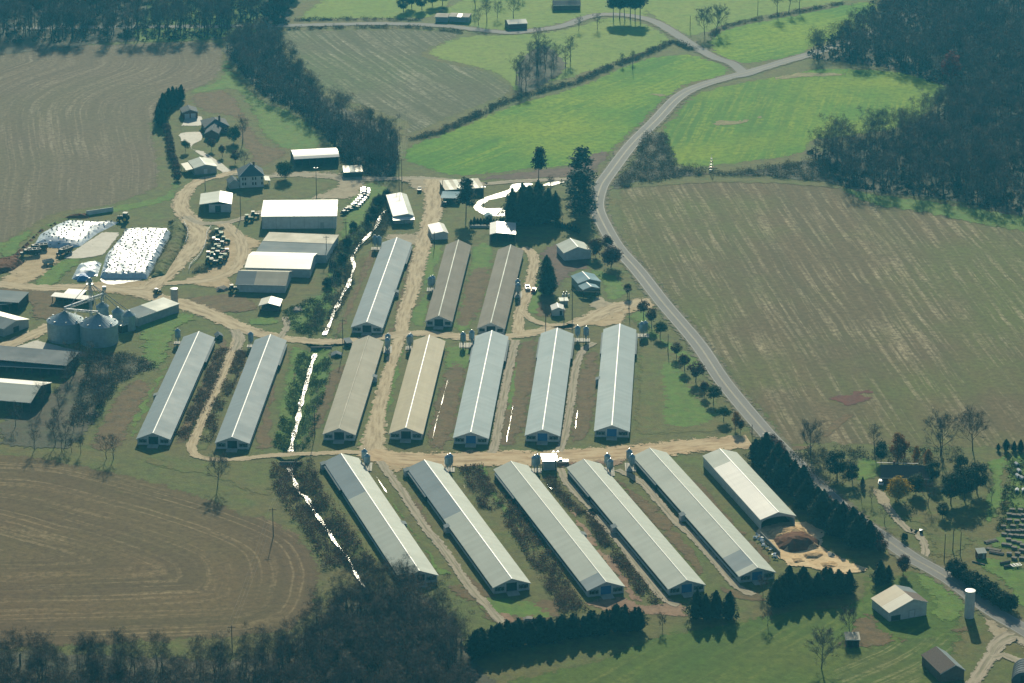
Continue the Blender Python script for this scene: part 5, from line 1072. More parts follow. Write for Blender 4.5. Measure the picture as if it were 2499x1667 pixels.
for key, px, h, lb_ in [
    ('big0', (531,1188), 11.5, 'lone bare tree at the edge of the ploughed field below the second house'),
    ('bare1', (260,1120), 9, 'left of two bare trees at the top edge of the ploughed field'), ('bare0', (277,1121), 9.5, 'right of two bare trees at the top edge of the ploughed field'),
    ('tall0', (175,1104), 6, 'left slim bare sapling on the ploughed field edge'), ('tall1', (197,1107), 7, 'right slim bare sapling on the ploughed field edge'), ('tall2', (150,1102), 7.5, 'leftmost slim bare sapling on the ploughed field edge'),
    ('big0', (1979,1117), 13, 'broad bare tree just right of the road by the dirt track'), ('tall1', (2133,1107), 12, 'slim bare tree left of the tall orange tree'),
    ('big1', (2295,1113), 15, 'tall bare tree, left of the two above the dark-roofed house'), ('big0', (2374,1100), 15, 'tall bare tree, right of the two above the dark-roofed house'),
    ('bare1', (2265,1236), 9, 'bare tree on the lawn below the dark-roofed house'), ('bare2', (2102,1222), 6.5, 'small bare tree left of the house drive'), ('bare3', (2127,1228), 6, 'small bare tree touching the house drive'),
    ('bare4', (2158,1278), 6.5, 'bare shrubby tree beside the curving house lane'), ('bare0', (2420,1225), 6, 'thin bare tree left of the white hutches'),
    ('big1', (2004.6,1633), 12, 'wide bare tree in the bottom pasture'), ('big1', (2073.7,1545), 8, 'bare tree behind the small field shelter'),
    ('warm0', (1873,1528), 6, 'faint bare shrub tree below the right cypress clump'), ('warm0', (1617,1538), 5.5, 'faint bare shrub tree right of the cypress hedge end'), ('warm0', (1862,1450), 6, 'bare reddish shrub tree before the fifth lower-row house'),
    ('big1', (895,1420), 8.5, 'bare tree overlapping the near end of the leftmost lower-row house'), ('big0', (985,1445), 9.5, 'broad bare tree in front of the leftmost lower-row house gable'),
    ('tall0', (1520,160), 7, 'left of two small bare trees on the hedgerow above the green field'), ('tall1', (1544,153), 7, 'right of two small bare trees on the hedgerow above the green field'),
    ('big0', (1720,86), 14, 'left bare tree of the pair by the top right green field'), ('big1', (1748,80), 14, 'right bare tree of the pair by the top right green field'),
    ('tall2', (1897,38), 16, 'tall bare tree on the hedge of the top right field'), ('tall0', (1925,30), 14, 'slim bare tree on the hedge of the top right field'), ('tall1', (1950,28), 13, 'slim bare tree nearest the wood on the top right hedge'),
    ('bare2', (1412,75), 8, 'left of two small trees on the pale pasture by the far road'), ('bare3', (1458,72), 9, 'right of two small trees on the pale pasture by the far road'),
    ('tall2', (592,350), 14, 'tall hazy bare tree right of the brick house'), ('bare4', (596,413), 8, 'grey bushy bare tree beside the old white farmhouse'),
    ('tall0', (1425,470), 9, 'thin bare sapling among the pines'), ('tall0', (1345,490), 12, 'slim bare tree behind the spruces')]:
    plant(key, P(*px), h, lb_)
# cypress hedges ------------------------------------------------------
HL = [(1150,1607),(1200,1586),(1268,1573),(1336,1563),(1404,1553),(1472,1543),(1523,1537),(1571,1537)]
c = smooth_loop([P(*q) for q in HL], .5, False); L_ = np.r_[0, np.cumsum(np.linalg.norm(np.diff(c, axis=0), axis=1))]; tt = np.arange(0, L_[-1], 2.0); c = np.stack([np.interp(tt, L_, c[:, k]) for k in (0, 1)], 1); lt = 'dark cypress in the long hedge below the lower poultry houses'
for i, q in enumerate(c): plant('hedge%d' % rn.integers(5), q+rn.normal(0, .55, 2), rn.uniform(6.6, 9.0), lt, 'tree', lt, rn.uniform(1.25, 1.8), 'hedge_cypress')
for i, (px, h, lb_) in enumerate([((1700,1508), 8.6, 'left cypress of the dark trio right of the hedge'), ((1724,1510), 8.2, 'middle cypress of the dark trio right of the hedge'), ((1745,1506), 7.8, 'right cypress of the dark trio right of the hedge'), ((1778.5,1508), 8.4, 'single pointed cypress right of the dark trio'),
        ((2146,1427), 8.5, 'single dark cypress left of the reddish round tree by the road'), ((2166,1420), 5, 'small dark cypress hugging a taller one by the road')]):
    plant('cyp%d' % (i % 3), P(*px), h*1.08, lb_, wide=1.05)
lt = 'dark cypress in the clump left of the litter track exit'
for i, px in enumerate([(1893,1478),(1907,1467),(1938,1464),(1969,1457),(1993,1454),(2023,1450),(2048,1448),(2070,1447),(1925,1452),(1960,1445),(2010,1440)]): plant('cyp%d' % (i % 3), P(*px), rn.uniform(8.0, 10), lt, 'tree', lt, 1.2)
lt = 'dark evergreen in the tall hedge between litter barn and road'
for i, px in enumerate([(1846,1130),(1862,1142),(1868,1133),(1892,1155),(1885,1170),(1915,1172),(1905,1187),(1937,1187),(1957,1202),(1940,1212),(1975,1225),(1965,1240),(1992,1250),(2012,1265),(2003,1280),(2035,1280),(2057,1295),(2045,1306),(2080,1310),(2100,1322),(2090,1332),(2122,1334)]): plant('cyp%d' % (i % 3), P(*px), rn.uniform(8.8, 11), lt, 'tree', lt, 1.2)
lt = 'reddish bush on the road side of the tall evergreen hedge'
for px in [(1880,1090),(1893,1100),(1905,1110),(1960,1175),(1985,1215),(2010,1235),(2030,1245),(2060,1265),(2085,1280),(2105,1300),(2122,1310),(2138,1328),(2148,1345)]: plant('shrub_red', P(*px), rn.uniform(3.2, 5), lt, 'shrub', lt, 1.1)
lt = 'dark evergreen in the row at the corner of the stubble field'
for i, px in enumerate([(441,247),(432,252),(422,259),(413,266),(404,274),(396,282),(391,292),(390,303),(398,308)]): plant('cyp%d' % (i % 3), P(*px), rn.uniform(8, 10.5), lt, 'tree', lt, .95)
lt = 'rust-brown bush in the hedge left of the brick house garden'
for t in np.linspace(0, 1, 13): plant('shrub_red', P(406+28*t+2*math.sin(9*t), 322+118*t), rn.uniform(3.2, 4.4), lt, 'shrub', lt, .95)
lt = 'small clipped conifer in the garden hedge below the white drive'
for x in np.linspace(1150, 1236, 12): plant('hedge%d' % RT.randrange(3), P(x, 549+rn.normal(0, .6)), rn.uniform(2.6, 3.6), lt, 'shrub', lt, 1.25, 'garden_conifer')
lt = 'small conifer in the low curved hedge right of the spruces'
for t in np.linspace(0, 1, 9): plant('hedge%d' % RT.randrange(3), P(1358+54*t, 556+14*t*t), rn.uniform(2.4, 3.2), lt, 'shrub', lt, 1.3, 'garden_conifer')
for i, (px, h, lb_) in enumerate([((1251,543), 13, 'leftmost spruce of the big dark group by the white drive'), ((1272,549), 14.5, 'second spruce of the big dark group by the white drive'), ((1294,548), 15, 'middle spruce of the big dark group by the white drive'), ((1316,547), 14, 'fourth spruce of the big dark group by the white drive'), ((1335,543), 13, 'rightmost spruce of the big dark group by the white drive'),
        ((1280,530), 14, 'spruce at the back left of the big dark group'), ((1310,527), 13.5, 'spruce at the back right of the big dark group'), ((1357,539), 12.5, 'slender spruce standing alone right of the dark group'),
        ((1334,690), 10, 'farther of two dark conifers left of the teal shed'), ((1338,717), 12.5, 'nearer of two dark conifers left of the teal shed')]):
    plant('spruce%d' % (i % 2), P(*px), h*1.12, lb_, wide=1.5 if i != 7 else 1.0)
plant('pine0', P(1137,536), 18, 'tall open pine in front of the striped roof'); plant('pine1', P(1314,456), 17.5, 'tall pine with bare lower trunk beside the gravel lane')
plant('pine2', P(1412,470), 20, 'farther of the two great pines at the road bend', wide=1.2); plant('pine2', P(1414,528), 20, 'nearer of the two great pines at the road bend', wide=1.25)
lt = 'pine in the dense stand beside the far road'
for px in [(1497,50),(1512,47),(1525,51),(1538,47),(1550,52),(1562,49)]: plant('pine%d' % RT.randrange(2), P(*px), rn.uniform(14, 17), lt, 'tree', lt, 1.3)
lt = 'dark evergreen tree in the clump beyond the far road'
for px in [(985,30),(1005,20),(1030,25),(1055,15),(1080,12),(690,40),(705,20),(720,-5),(650,50),(670,30)]: plant('wide_pine', P(*px), rn.uniform(10, 13), lt, 'tree', lt)
# road-side and garden trees ------------------------------------------
ordn = ['first', 'second', 'third', 'fourth', 'fifth', 'sixth', 'seventh', 'eighth', 'ninth', 'tenth', 'eleventh', 'twelfth']
for i, (px, key, h) in enumerate([((1533,720), 'purple1', 5.4), ((1571,775), 'brown0', 6.4), ((1591,802), 'brown0', 6.4), ((1610,826), 'green0', 6.0), ((1652.6,876), 'purple0', 5.6), ((1671.5,903), 'purple1', 5.6), ((1697,932), 'purple0', 6.4), ((1720,964), 'purple1', 6.0), ((1744.6,984), 'green0', 5.4), ((1766.7,1025), 'green0', 5.8), ((1792,1049), 'orange0', 5.6), ((1807,1059), 'purple1', 4.8)]):
    plant(key, P(px[0]+RT.gauss(0, 2), px[1]+RT.gauss(0, 2)), h*RT.uniform(.95, 1.35), '%s small round tree along the road, counted from the teal shed downwards' % ordn[i], 'tree', 'ornamental trees along the road', RT.uniform(.9, 1.25) if key != 'orange0' else .85)
for px, key, h, lb_, wd in [((453.5,371), 'green0', 5.8, 'small dark tree on the lawn below the concrete house drive', .95), ((516.7,368), 'purple0', 5.8, 'small round tree in front of the brick house', 1.1), ((543,383), 'purple1', 5.8, 'small round tree right of the brick house front', .95), ((574.4,399), 'purple0', 6.2, 'small round tree above the old white farmhouse', 1.1),
        ((570.6,349), 'oak0', 8, 'olive-yellow round tree at the right of the brick house', .8), ((696,437), 'oak0', 8, 'broad dark round tree below the curved-roof shed', .95),
        ((1454,627), 'redbig', 8, 'left reddish tree beside the pale-gabled barn', .95), ((1482,610), 'redbig', 6.5, 'back reddish tree between barn and road', .8), ((1491,653), 'redbig', 9, 'large reddish tree at the road below the pale-gabled barn', 1.15),
        ((2203.6,1402), 'redbig', 6.8, 'dark reddish round tree left of the road bend', .72), ((2191.5,1222), 'yellow0', 8.2, 'rounded golden tree in front of the dark-roofed house', 1.), ((2190,1140), 'orange0', 13, 'tall orange-brown tree behind the dark-roofed house', 1.), ((2230,1144), 'orange0', 9, 'thin orange tree right of the tall orange one', .55),
        ((2043,1170), 'wide_pine', 11.5, 'dark evergreen right of the road hedge', .95), ((2353,1220), 'wide_pine', 13, 'large dark evergreen right of the hidden house', 1.0), ((2320,1230), 'wide_pine', 12, 'dark evergreen left of the largest one by the house', 1.0), ((2384,1203), 'wide_pine', 12, 'dark evergreen at the back right of the house', .9), ((2340,1170), 'wide_pine', 10, 'dark evergreen behind the hidden house', .8), ((2275,1180), 'wide_pine', 9, 'dark evergreen covering the right end of the hidden house', .9), ((2235,1205), 'oak0', 7, 'olive round tree before the middle of the hidden house', .9), ((2262,1148), 'orange0', 8, 'olive-orange bushy tree at the back right of the hidden house', .9), ((2150,1130), 'wide_pine', 9, 'dark evergreen left of the tall orange tree', .8), ((2080,1180), 'wide_pine', 8, 'dark evergreen left of the small lawn by the hidden house', .9), ((2300,1265), 'wide_pine', 6, 'low dark evergreen on the lawn right of the house lane', 1.1),
        ((2105,1192), 'hedge0', 4.2, 'tiny upright conifer left of the house drive', 1.), ((2207,1320), 'shrub_green', 3, 'pale-topped round shrub beside the house lane', .8), ((2316,232), 'redtop', 22, 'red-leaved tree standing out in the right wood', .85),
        ((2455,1101), 'hedge1', 4.2, 'left of three small conifers at the right edge', 1.3), ((2474,1101), 'hedge2', 4.0, 'middle of three small conifers at the right edge', 1.3), ((2491,1101), 'hedge0', 4.4, 'right of three small conifers at the right edge', 1.3), ((2436,1100), 'hedge1', 2.6, 'tiny sapling conifer left of the three small conifers', 1.2), ((1218,1560), 'shrub_green', .1, '', 1)]:
    if h > 1: plant(key, P(*px), h, lb_, 'shrub' if 'shrub' in key else 'tree', None, wd)
lt = 'dark evergreen bush in the roadside thicket above the tower silo'
for px in [(2329,1403),(2345,1412),(2363,1427),(2380,1436),(2398,1450),(2415,1460),(2432,1474),(2448,1480),(2462,1490)]: plant('shrub_green', P(*px), rn.uniform(4.6, 6.2), lt, 'shrub', lt)
lt = 'leafy bush in the thicket along the upper creek'
for px in [(925,500),(935,488),(945,478),(912,520),(900,540),(862,560),(848,600),(835,640),(822,680),(812,655),(800,700)]: plant('shrub_green', P(*px), rn.uniform(3, 5), lt, 'shrub', lt)
# undergrowth ---------------------------------------------------------
scrub_bands('hedgerow', 'overgrown hedgerow between the green field and pale pasture', [band([(995,340),(1076,322),(1246,245),(1400,203),(1506,158),(1574,136),(1640,104),(1690,124)], 5)], 'scrub', 1, h=1.8, dens=.7)
scrub_bands('hedgerow', 'brushy bank along both sides of the far road', [band([(700,72),(838,68),(1008,68),(1130,80)], 4), band([(720,50),(838,48),(1030,50)], 4), band([(1730,92),(1785,62),(1938,32),(2060,8)], 4)], 'scrub', 2, h=1.6, dens=1.)
scrub('scrub_belt', 'dark scrub belt above the striped right-hand field', [Z('C', 880,1330, 1000,1170, 1100,960, 1250,960, 1330,1185, 1700,1240, 2350,1140, 2600,1250, 2300,1300, 1900,1262, 1400,1262, 950,1350)], 'scrub', 3, h=2.2, dens=1.2)
scrub_bands('creek_scrub', 'brambles and weeds on the upper creek banks', [band([tuple(q) for q in Z('F', 1000,230, 900,440, 760,560, 690,680, 690,850, 620,980, 520,1180)], 9), band(Z('F', 1090,300, 1000,430, 900,560), 5)], 'scrub', 4, h=1.5, dens=.9)
scrub_bands('creek_scrub', 'bright green weeds on the banks of the middle creek', [band(Z('K', 430,180, 385,400, 310,640, 260,860), 6), band(Z('K', 560,180, 520,400, 460,640, 380,860), 6)], 'scrub_green', 5, h=.9, dens=.8)
scrub_bands('creek_scrub', 'brown thicket along the lower creek', [band(Z('K', 260,980, 290,1150, 380,1300)+Z('O', 450,320, 560,470, 640,640), 8), band(Z('K', 390,960, 460,1150, 560,1300)+Z('O', 640,330, 760,500, 850,640), 8)], 'scrub_brown', 6, h=1.9, dens=.9)
scrub_bands('creek_scrub', 'reeds and brush added over the lowest visible creek to break its glint', [band(CREEK_PX[2][:14], 4.5)], 'scrub', 21, h=1.3, dens=.8, gaps=-.3)  # brush added over the water to break up its glint
scrub_bands('weed_strip', 'overgrown weedy strip between second and third lower-row houses', [band(Z('K', 1600,990, 1680,1130, 1800,1320)+Z('Q', 60,130, 240,400, 380,620, 480,800, 600,960), 8)], 'scrub_brown', 7, h=1.3, dens=.8, gaps=-1.2)
scrub_bands('weed_strip', 'overgrown weedy strip between third and fourth lower-row houses', [band(Z('L', 410,1080, 500,1200, 620,1330)+Z('Q', 700,260, 800,440, 960,640, 1080,800, 1180,900), 4)], 'scrub_brown', 8, h=1.2, dens=.8, gaps=-1.2)
scrub_bands('weed_strip', 'weedy strips beside the track between the two leftmost middle-row houses', [band(Z('J', 1600,150, 1500,400, 1400,600, 1300,800), 5), band(Z('J', 1740,160, 1660,380, 1560,560, 1480,820), 4)], 'scrub_brown', 9, h=.9, dens=.8)
scrub('scrub_patch', 'brushy ground below the big grain bins', [Z('J', 640,180, 900,180, 1130,270, 860,400, 760,560, 640,700, 500,700)], 'scrub', 10, h=1.7, dens=1.)
scrub('scrub_patch', 'brown undergrowth beneath the bottom woods', [[(-60,1645),(300,1640),(640,1645),(780,1510),(820,1450),(1000,1445),(1100,1500),(1150,1700),(-60,1700)]], 'scrub_brown', 11, h=1.2, dens=2.2, size=.4)
scrub('scrub_patch', 'undergrowth beneath the creek wood strip', [W2], 'scrub', 12, h=1.6, dens=2.4, size=.45)
scrub('scrub_patch', 'undergrowth beneath the right-hand wood', [[(1960,140),(2142,162),(2244,188),(2300,215),(2328,250),(2142,341),(1965,372),(2060,456),(2278,482),(2500,527),(2680,545),(2680,300),(2400,0),(2160,-20)]], 'scrub', 13, h=2.2, dens=9, size=.8, per=14)
scrub('scrub_patch', 'undergrowth beneath the top left wood', [W1], 'scrub', 14, h=1.8, dens=12, size=.8, per=12)
scrub('scrub_patch', 'green bank vegetation by the small open hut', [Z('F', 260,1060, 470,960, 580,1000, 540,1150, 480,1240, 330,1200)], 'scrub_green', 15, h=.9, dens=1.1)
scrub('scrub_patch', 'dark weeds on the earth bank beside the covered silage', [Z('E', 1210,420, 1290,370, 1345,480, 1300,620, 1180,790, 1080,810, 1120,700, 1220,520)], 'scrub', 16, h=1.1, dens=.9)
scrub('scrub_patch', 'brush heap at the far left beside parked trucks', [Z('E', -40,700, 100,660, 180,700, 100,750, -40,800)], 'scrub', 17, h=1.5, dens=.6)
scrub('scrub_patch', 'weeds in the island beside the parked tractors', [Z('E', 1400,760, 1500,700, 1480,560, 1530,460, 1600,460, 1560,540, 1520,680, 1490,780, 1330,800)], 'scrub', 18, h=.9, dens=.9)
scrub('scrub_patch', 'brush beneath the trees right of the road', [Z('M', 660,900, 860,860, 1250,870, 1900,870, 1900,960, 1500,990, 1150,930, 1100,1100, 950,1160, 760,1000)], 'scrub', 19, h=1.3, dens=1.6)
scrub('weed_yard_growth', 'weeds among the crates in the right-hand yard', [Z('M', 2230,960, 2500,900, 2500,1469, 2150,1469, 2200,1180)], 'scrub_green', 20, h=.6, dens=1.1)

# ------------------------------------------------------------------ silage, heaps
def mound(name, pts, h, w_, mat, grid=1.6, rough=.12, seed=1, parent=None, steep=None):
    loop = dense_loop([P(*q) for q in pts], 1.5); q = interior(loop, grid); d = seg_dist(q, loop, True); q = q[d > .4]
    V, F = cdt(loop, q); d = seg_dist(V, loop, True); t = np.clip(d/w_, 0, 1); r_ = np.random.default_rng(seed)
    z = h*(1-(1-t)**1.8)*(1+.10*np.sin(V[:, 0]*.35+seed)*np.cos(V[:, 1]*.22))+r_.normal(0, rough, len(V))*(t > .05)
    z = np.where(d < .05, -.15, z); c = V.mean(0)
    me = bpy.data.meshes.new(name); me.from_pydata(np.column_stack([V-c, z]).tolist(), [], F); me.materials.append(MATS[mat])
    if me.polygons[0].normal.z < 0: me.flip_normals()
    o = link(name, me, parent, (c[0], c[1], .12)); return o, V, z, d
def tyre_field(name, label, V, z, d, step, seed):
    r_ = np.random.default_rng(seed); lo, hi = V.min(0), V.max(0); X, Y = np.meshgrid(np.arange(lo[0], hi[0], step), np.arange(lo[1], hi[1], step)); q = np.stack([X.ravel(), Y.ravel()], 1)+r_.normal(0, step*.22, (X.size, 2))
    VV = []; FF = []
    for p in q:
        dd = ((V-p)**2).sum(1); i = dd.argmin()
        if dd[i] > 2.5 or d[i] < .8: continue
        n0 = len(VV); zz = z[i]+.12; k = 9; R_, r2 = .36, .15
        for rr, hz in ((R_, 0), (R_*1.02, .2), (r2, .22), (r2, .02)):
            for j in range(k): a = 6.283*j/k; VV.append((p[0]+rr*math.cos(a), p[1]+rr*math.sin(a), zz+hz))
        for m in range(3):
            for j in range(k): j2 = (j+1) % k; FF.append((n0+m*k+j, n0+m*k+j2, n0+(m+1)*k+j2, n0+(m+1)*k+j))
    return tag(link(name, np_mesh(name, VV, FF, 'tyre')), label, 'tyres', None, 'stuff')
B1 = [(97,573,),(136,551),(163,541),(235,546),(296,541),(238,570),(197,601),(170,607.6),(112,604),(85,596)]
o, V, z, d = mound('silage_cover', B1, 2.6, 7, 'silage_sheet', seed=2, rough=.05); tag(o, 'white sheeted silage heap at far left, held down by tyres', 'silage heap'); tyre_field('tyres', 'black tyres strewn over the left silage sheet', V, z, d, 2.6, 4)
B2 = [(303,565),(420,567),(401,606),(372,660),(359,681),(243,681),(258,625),(289,590)]
o, V, z, d = mound('silage_cover', B2, 2.3, 2.0, 'silage_sheet', seed=5, rough=.05); tag(o, 'large rectangular white sheeted silage bunker covered in tyres', 'silage heap'); tyre_field('tyres', 'black tyres strewn over the right silage sheet', V, z, d, 2.5, 6)
o, V, z, d = mound('silage_cover', [(192,646),(249,641),(238,674),(173,684)], 1.9, 4, 'silage_sheet', seed=7, rough=.25); tag(o, 'small crumpled white sheet heap before the right bunker', 'silage heap')
o, V, z, d = mound('blue_tarpaulin', [(190,672),(217,670),(221,686),(187,687)], 1.7, 2.0, 'blue_tarp', seed=8, rough=.06); tag(o, 'blue tarpaulin over the end of the small silage heap', 'tarpaulin')
o, V, z, d = mound('earth_bank', Z('E', 1215,440, 1280,385, 1340,480, 1300,620, 1190,800, 1075,830, 1110,720, 1220,540), 1.8, 4, 'ground', seed=9); tag(o, 'grassy earth bank along the right bunker', 'earth bank')
o, V, z, d = mound('earth_bank', Z('E', 60,690, 280,480, 500,370, 640,360, 640,390, 460,395, 280,500, 160,640, 90,720), 1.4, 3, 'soil_heap', seed=10); tag(o, 'dark earth bank behind the left silage heap', 'earth bank')
o, V, z, d = mound('earth_bank', Z('E', -60,700, 100,665, 180,710, 90,770, -60,800), 1.8, 4, 'soil_heap', seed=11); tag(o, 'dark brush-topped earth mound at far left', 'earth bank')
patch('white_sheet', Z('E', 705,828, 880,822, 1010,826, 1040,832, 880,862, 800,870, 760,862), 'drive', ew=.3, smooth=False)
# litter heap behind the open barn
patch('litter_spill', [(1843,1305),(1876,1282),(1950,1272),(2004,1296),(2010,1335),(2050,1358),(2110,1384),(2128,1395),(2090,1404),(2040,1402),(1985,1392),(1915,1380),(1890,1345)], 'litter', ew=1.2, grid=4)
o, V, z, d = mound('litter_heap', [(1865,1302),(1890,1288),(1945,1284),(1975,1300),(1995,1322),(2005,1340),(1975,1345),(1915,1348),(1895,1330)], 1.9, 6, 'litter_heap', seed=12, rough=.25); tag(o, 'tan heap of poultry litter spilling from the open barn', 'litter heap')
o, V, z, d = mound('soil_heap', [(1885,1318),(1920,1302),(1970,1302),(2003,1322),(1998,1340),(1940,1350),(1900,1342)], 2.9, 6, 'soil_heap', seed=13, rough=.15); tag(o, 'large dark brown manure heap before the open barn', 'manure heap')
o, V, z, d = mound('soil_heap', [(1915,1342),(1930,1336),(1945,1340),(1944,1348),(1928,1351)], 1.3, 2.5, 'soil_heap', seed=14, rough=.08); tag(o, 'small brown manure pile in front of the large heap', 'manure heap')
for i_, (px_, hh, lb_) in enumerate([([(1955,1352),(1990,1345),(2020,1352),(2000,1364),(1965,1366)], .9, 'low pale tan heap right of the small manure pile'), ([(2015,1348),(2040,1352),(2042,1364),(2020,1366)], 1.0, 'dark sheeted heap at the right edge of the litter'), ([(1925,1362),(1955,1358),(1968,1372),(1940,1380)], .6, 'low crumbly litter ridge near the cypress clump'), ([(1990,1372),(2040,1370),(2060,1384),(2010,1392)], .5, 'wheel-churned litter ridge beside the exit track')]):
    o, V, z, d = mound('litter_heap', px_, hh, 2.5, 'litter_heap' if i_ != 1 else 'concrete_dark', seed=30+i_, rough=.16); tag(o, lb_, 'litter heap')
g = P(1855,1306); g2_ = P(1908,1361); dv = Vector(g2_)-Vector(g)
w_ = thing('retaining_wall', 'low dark retaining wall along the left of the litter heap', 'wall', (*g, .1), math.atan2(dv.y, dv.x))
n = int(dv.length/2.2)
for i in range(n): MB().box(i*2.2, i*2.2+2.12, -.15, .15, -.2, 1.25).build('panel', 'concrete_dark', w_)
r_ = random.Random(4)
for i in range(30):
    t = r_.random(); p = Vector(g).lerp(Vector(g2_), t)+Vector((-1.6+r_.uniform(-1, .6), -.8+r_.uniform(-1, 1))); s = r_.uniform(.4, 1.1)
    mb = MB().add([(r_.uniform(-s, s)*.9, r_.uniform(-s, s)*.9, r_.uniform(0, .9)) for _ in range(8)], [(0,1,2,3),(4,5,6,7),(0,1,5,4),(2,3,7,6),(1,2,6,5)])
    tag(mb.build('plastic_scrap', 'silage_sheet', None, (p.x, p.y, .2)), 'crumpled sheet scrap piled against the low retaining wall', 'scrap', 'crumpled sheets by the retaining wall')
o, V, z, d = mound('debris_heap', Z('O', 1980,1000, 2050,990, 2080,1020, 2040,1045, 1990,1040), .9, 2, 'crate', seed=15, rough=.25); tag(o, 'small heap of broken timber at the end of the farm track', 'debris')
o, V, z, d = mound('brush_pile', Z('F', 325,1040, 400,1020, 415,1060, 340,1080), .8, 2, 'crate', seed=16, rough=.25); tag(o, 'grey brush pile on the creek bank near the open hut', 'debris')
o, V, z, d = mound('brush_pile', Z('E', 1550,885, 1640,880, 1650,915, 1550,920), .9, 2, 'crate', seed=17, rough=.3); tag(o, 'pale rubble pile left of the nearest long shed', 'debris')

# ------------------------------------------------------------------ vehicles
def wheel(mb_parent, x, y, r_, wdt, rim='silver_paint'):
    w_ = MB().tube((x, y-wdt/2, r_), (x, y+wdt/2, r_), r_, r_, 14).build('wheel', 'tyre', mb_parent); MB().tube((x, y-wdt/2-.01, r_), (x, y+wdt/2+.01, r_), r_*.55, r_*.55, 10).build('rim', rim, w_)
def car(label, px, rz, paint, pickup=False, group=None):
    g = P(*px); r = thing('pickup_truck' if pickup else 'car', label, 'pickup' if pickup else 'car', (*g, .22), rz, group)
    L = 5.4 if pickup else 4.6; pr = [(-L/2, .35), (L/2, .35), (L/2, .75), (L/2-.2, .88), (L/2-1.2, 1.0), (-L/2+.1, 1.02), (-L/2, .9)]
    b_ = MB(); n = len(pr)
    for s, k in ((-.9, .96), (.9, .96)): b_.v += [(x*k if abs(x) > L/2-.25 else x, s, z) for x, z in pr]
    b_.f = [tuple(range(n)), tuple(range(2*n-1, n-1, -1))]+[(i, i+n, (i+1) % n+n, (i+1) % n) for i in range(n)]; b_.m = [0]*len(b_.f); b_.build('body', paint, r)
    if pickup: x0, x1 = -.5, 1.3
    else: x0, x1 = -1.7, .9
    def cabin(z0, z1, x0, x1, in0, in1, hw, nm, m):
        MB().add([(x0, -hw, z0), (x1, -hw, z0), (x1, hw, z0), (x0, hw, z0), (x0+in0, -hw+.18, z1), (x1-in1, -hw+.18, z1), (x1-in1, hw-.18, z1), (x0+in0, hw-.18, z1)], [(3,2,1,0),(4,5,6,7),(0,1,5,4),(1,2,6,5),(2,3,7,6),(3,0,4,7)]).build(nm, m, r)
    cabin(1.0, 1.45, x0, x1, .35, .6, .86, 'windows', 'glass'); MB().box(x0+.36, x1-.62, -.66, .66, 1.45, 1.5).build('roof', paint, r)
    if pickup: MB().box(-L/2+.12, -.65, -.72, .72, 1.0, 1.03).build('bed', 'dark_paint', r)
    for x in (-L/2+.85, L/2-.9):
        for s in (-.84, .84): wheel(r, x, s, .33, .22)
    for s in (-.6, .6): MB().box(L/2-.02, L/2+.015, s-.2, s+.2, .62, .78).build('headlight', 'bright_steel', r)
    return r
cols = ['white_paint', 'silver_paint', 'white_paint', 'dark_paint', 'blue_paint', 'silver_paint', 'white_paint', 'silver_paint', 'green_paint', 'dark_paint']
for i, (x, y, a) in enumerate([(1430,862,4), (1434,900,0), (1428,940,4), (1400,985,-3), (1372,1030,0), (1340,1070,3), (1300,1110,0), (1262,1150,4), (1205,1192,6), (1110,1235,40)]):
    car('%s parked car in the row between big shed and creek, counted from the far end' % ordn[i], (700+x/7.467, 350+y/7.467), R(a), cols[i], i in (3, 8), 'cars parked beside the machinery shed')
car('white pickup facing away beside the twin dark conifers', (1287.4,706), R(95), 'white_paint', True); car('small red and white car beside the white pickup', (1303.5,712), R(80), 'red_paint')
car('dark car parked under the blue-grey carport', (1088,500), R(70), 'dark_paint'); car('white pickup beside the white-roofed store on the lower lane', (1370,1131), R(175), 'white_paint', True)
car('dark pickup at the far end of the long narrow workshop', (1024,466), R(88), 'dark_paint', True); car('dark car under the corner of the big machinery shed', (841,522), R(60), 'dark_paint'); car('small car in the shade of the hidden house at right', (2150,1182), R(80), 'white_paint')
def tractor(label, px, rz, s=1., paint='green_paint', cab=True):
    g = P(*px); r = thing('tractor', label, 'tractor', (*g, .18), rz, 'tractors in the yard'); r.scale = (s, s, s)
    MB().add([(0, -.38, .9), (1.75, -.34, .9), (1.75, .34, .9), (0, .38, .9), (0, -.38, 1.7), (1.7, -.3, 1.5), (1.7, .3, 1.5), (0, .38, 1.7)], [(3,2,1,0),(4,5,6,7),(0,1,5,4),(1,2,6,5),(2,3,7,6),(3,0,4,7)]).build('hood', paint, r)
    MB().box(-1.3, 1.7, -.3, .3, .5, .92).build('chassis', 'dark_paint', r)
    if cab: MB().add([(-1.3, -.75, 1.2), (0, -.7, 1.2), (0, .7, 1.2), (-1.3, .75, 1.2), (-1.2, -.68, 2.5), (-.15, -.65, 2.5), (-.15, .65, 2.5), (-1.2, .68, 2.5)], [(3,2,1,0),(4,5,6,7),(0,1,5,4),(1,2,6,5),(2,3,7,6),(3,0,4,7)]).build('cab', 'glass', r)
    else:
        for x in (-1.1, -.2):
            for y in (-.6, .6): MB().box(x-.04, x+.04, y-.04, y+.04, 1.1, 2.5).build('canopy_post', 'dark_paint', r)
    MB().box(-1.35, 0, -.8, .8, 2.5, 2.62).build('cab_roof', 'white_paint' if s < 1.0 else paint, r)
    MB().tube((1.0, .2, 1.6), (1.0, .2, 2.4), .05).build('exhaust', 'dark_paint', r)
    for sd_ in (-1, 1):
        wheel(r, -.75, sd_*.95, .85, .45, 'yellow_paint'); wheel(r, 1.35, sd_*.75, .5, .28, 'yellow_paint')
        MB().box(-1.4, -.1, sd_*1.0-.22, sd_*1.0+.22, 1.72, 1.78).build('fender', paint, r)
    return r
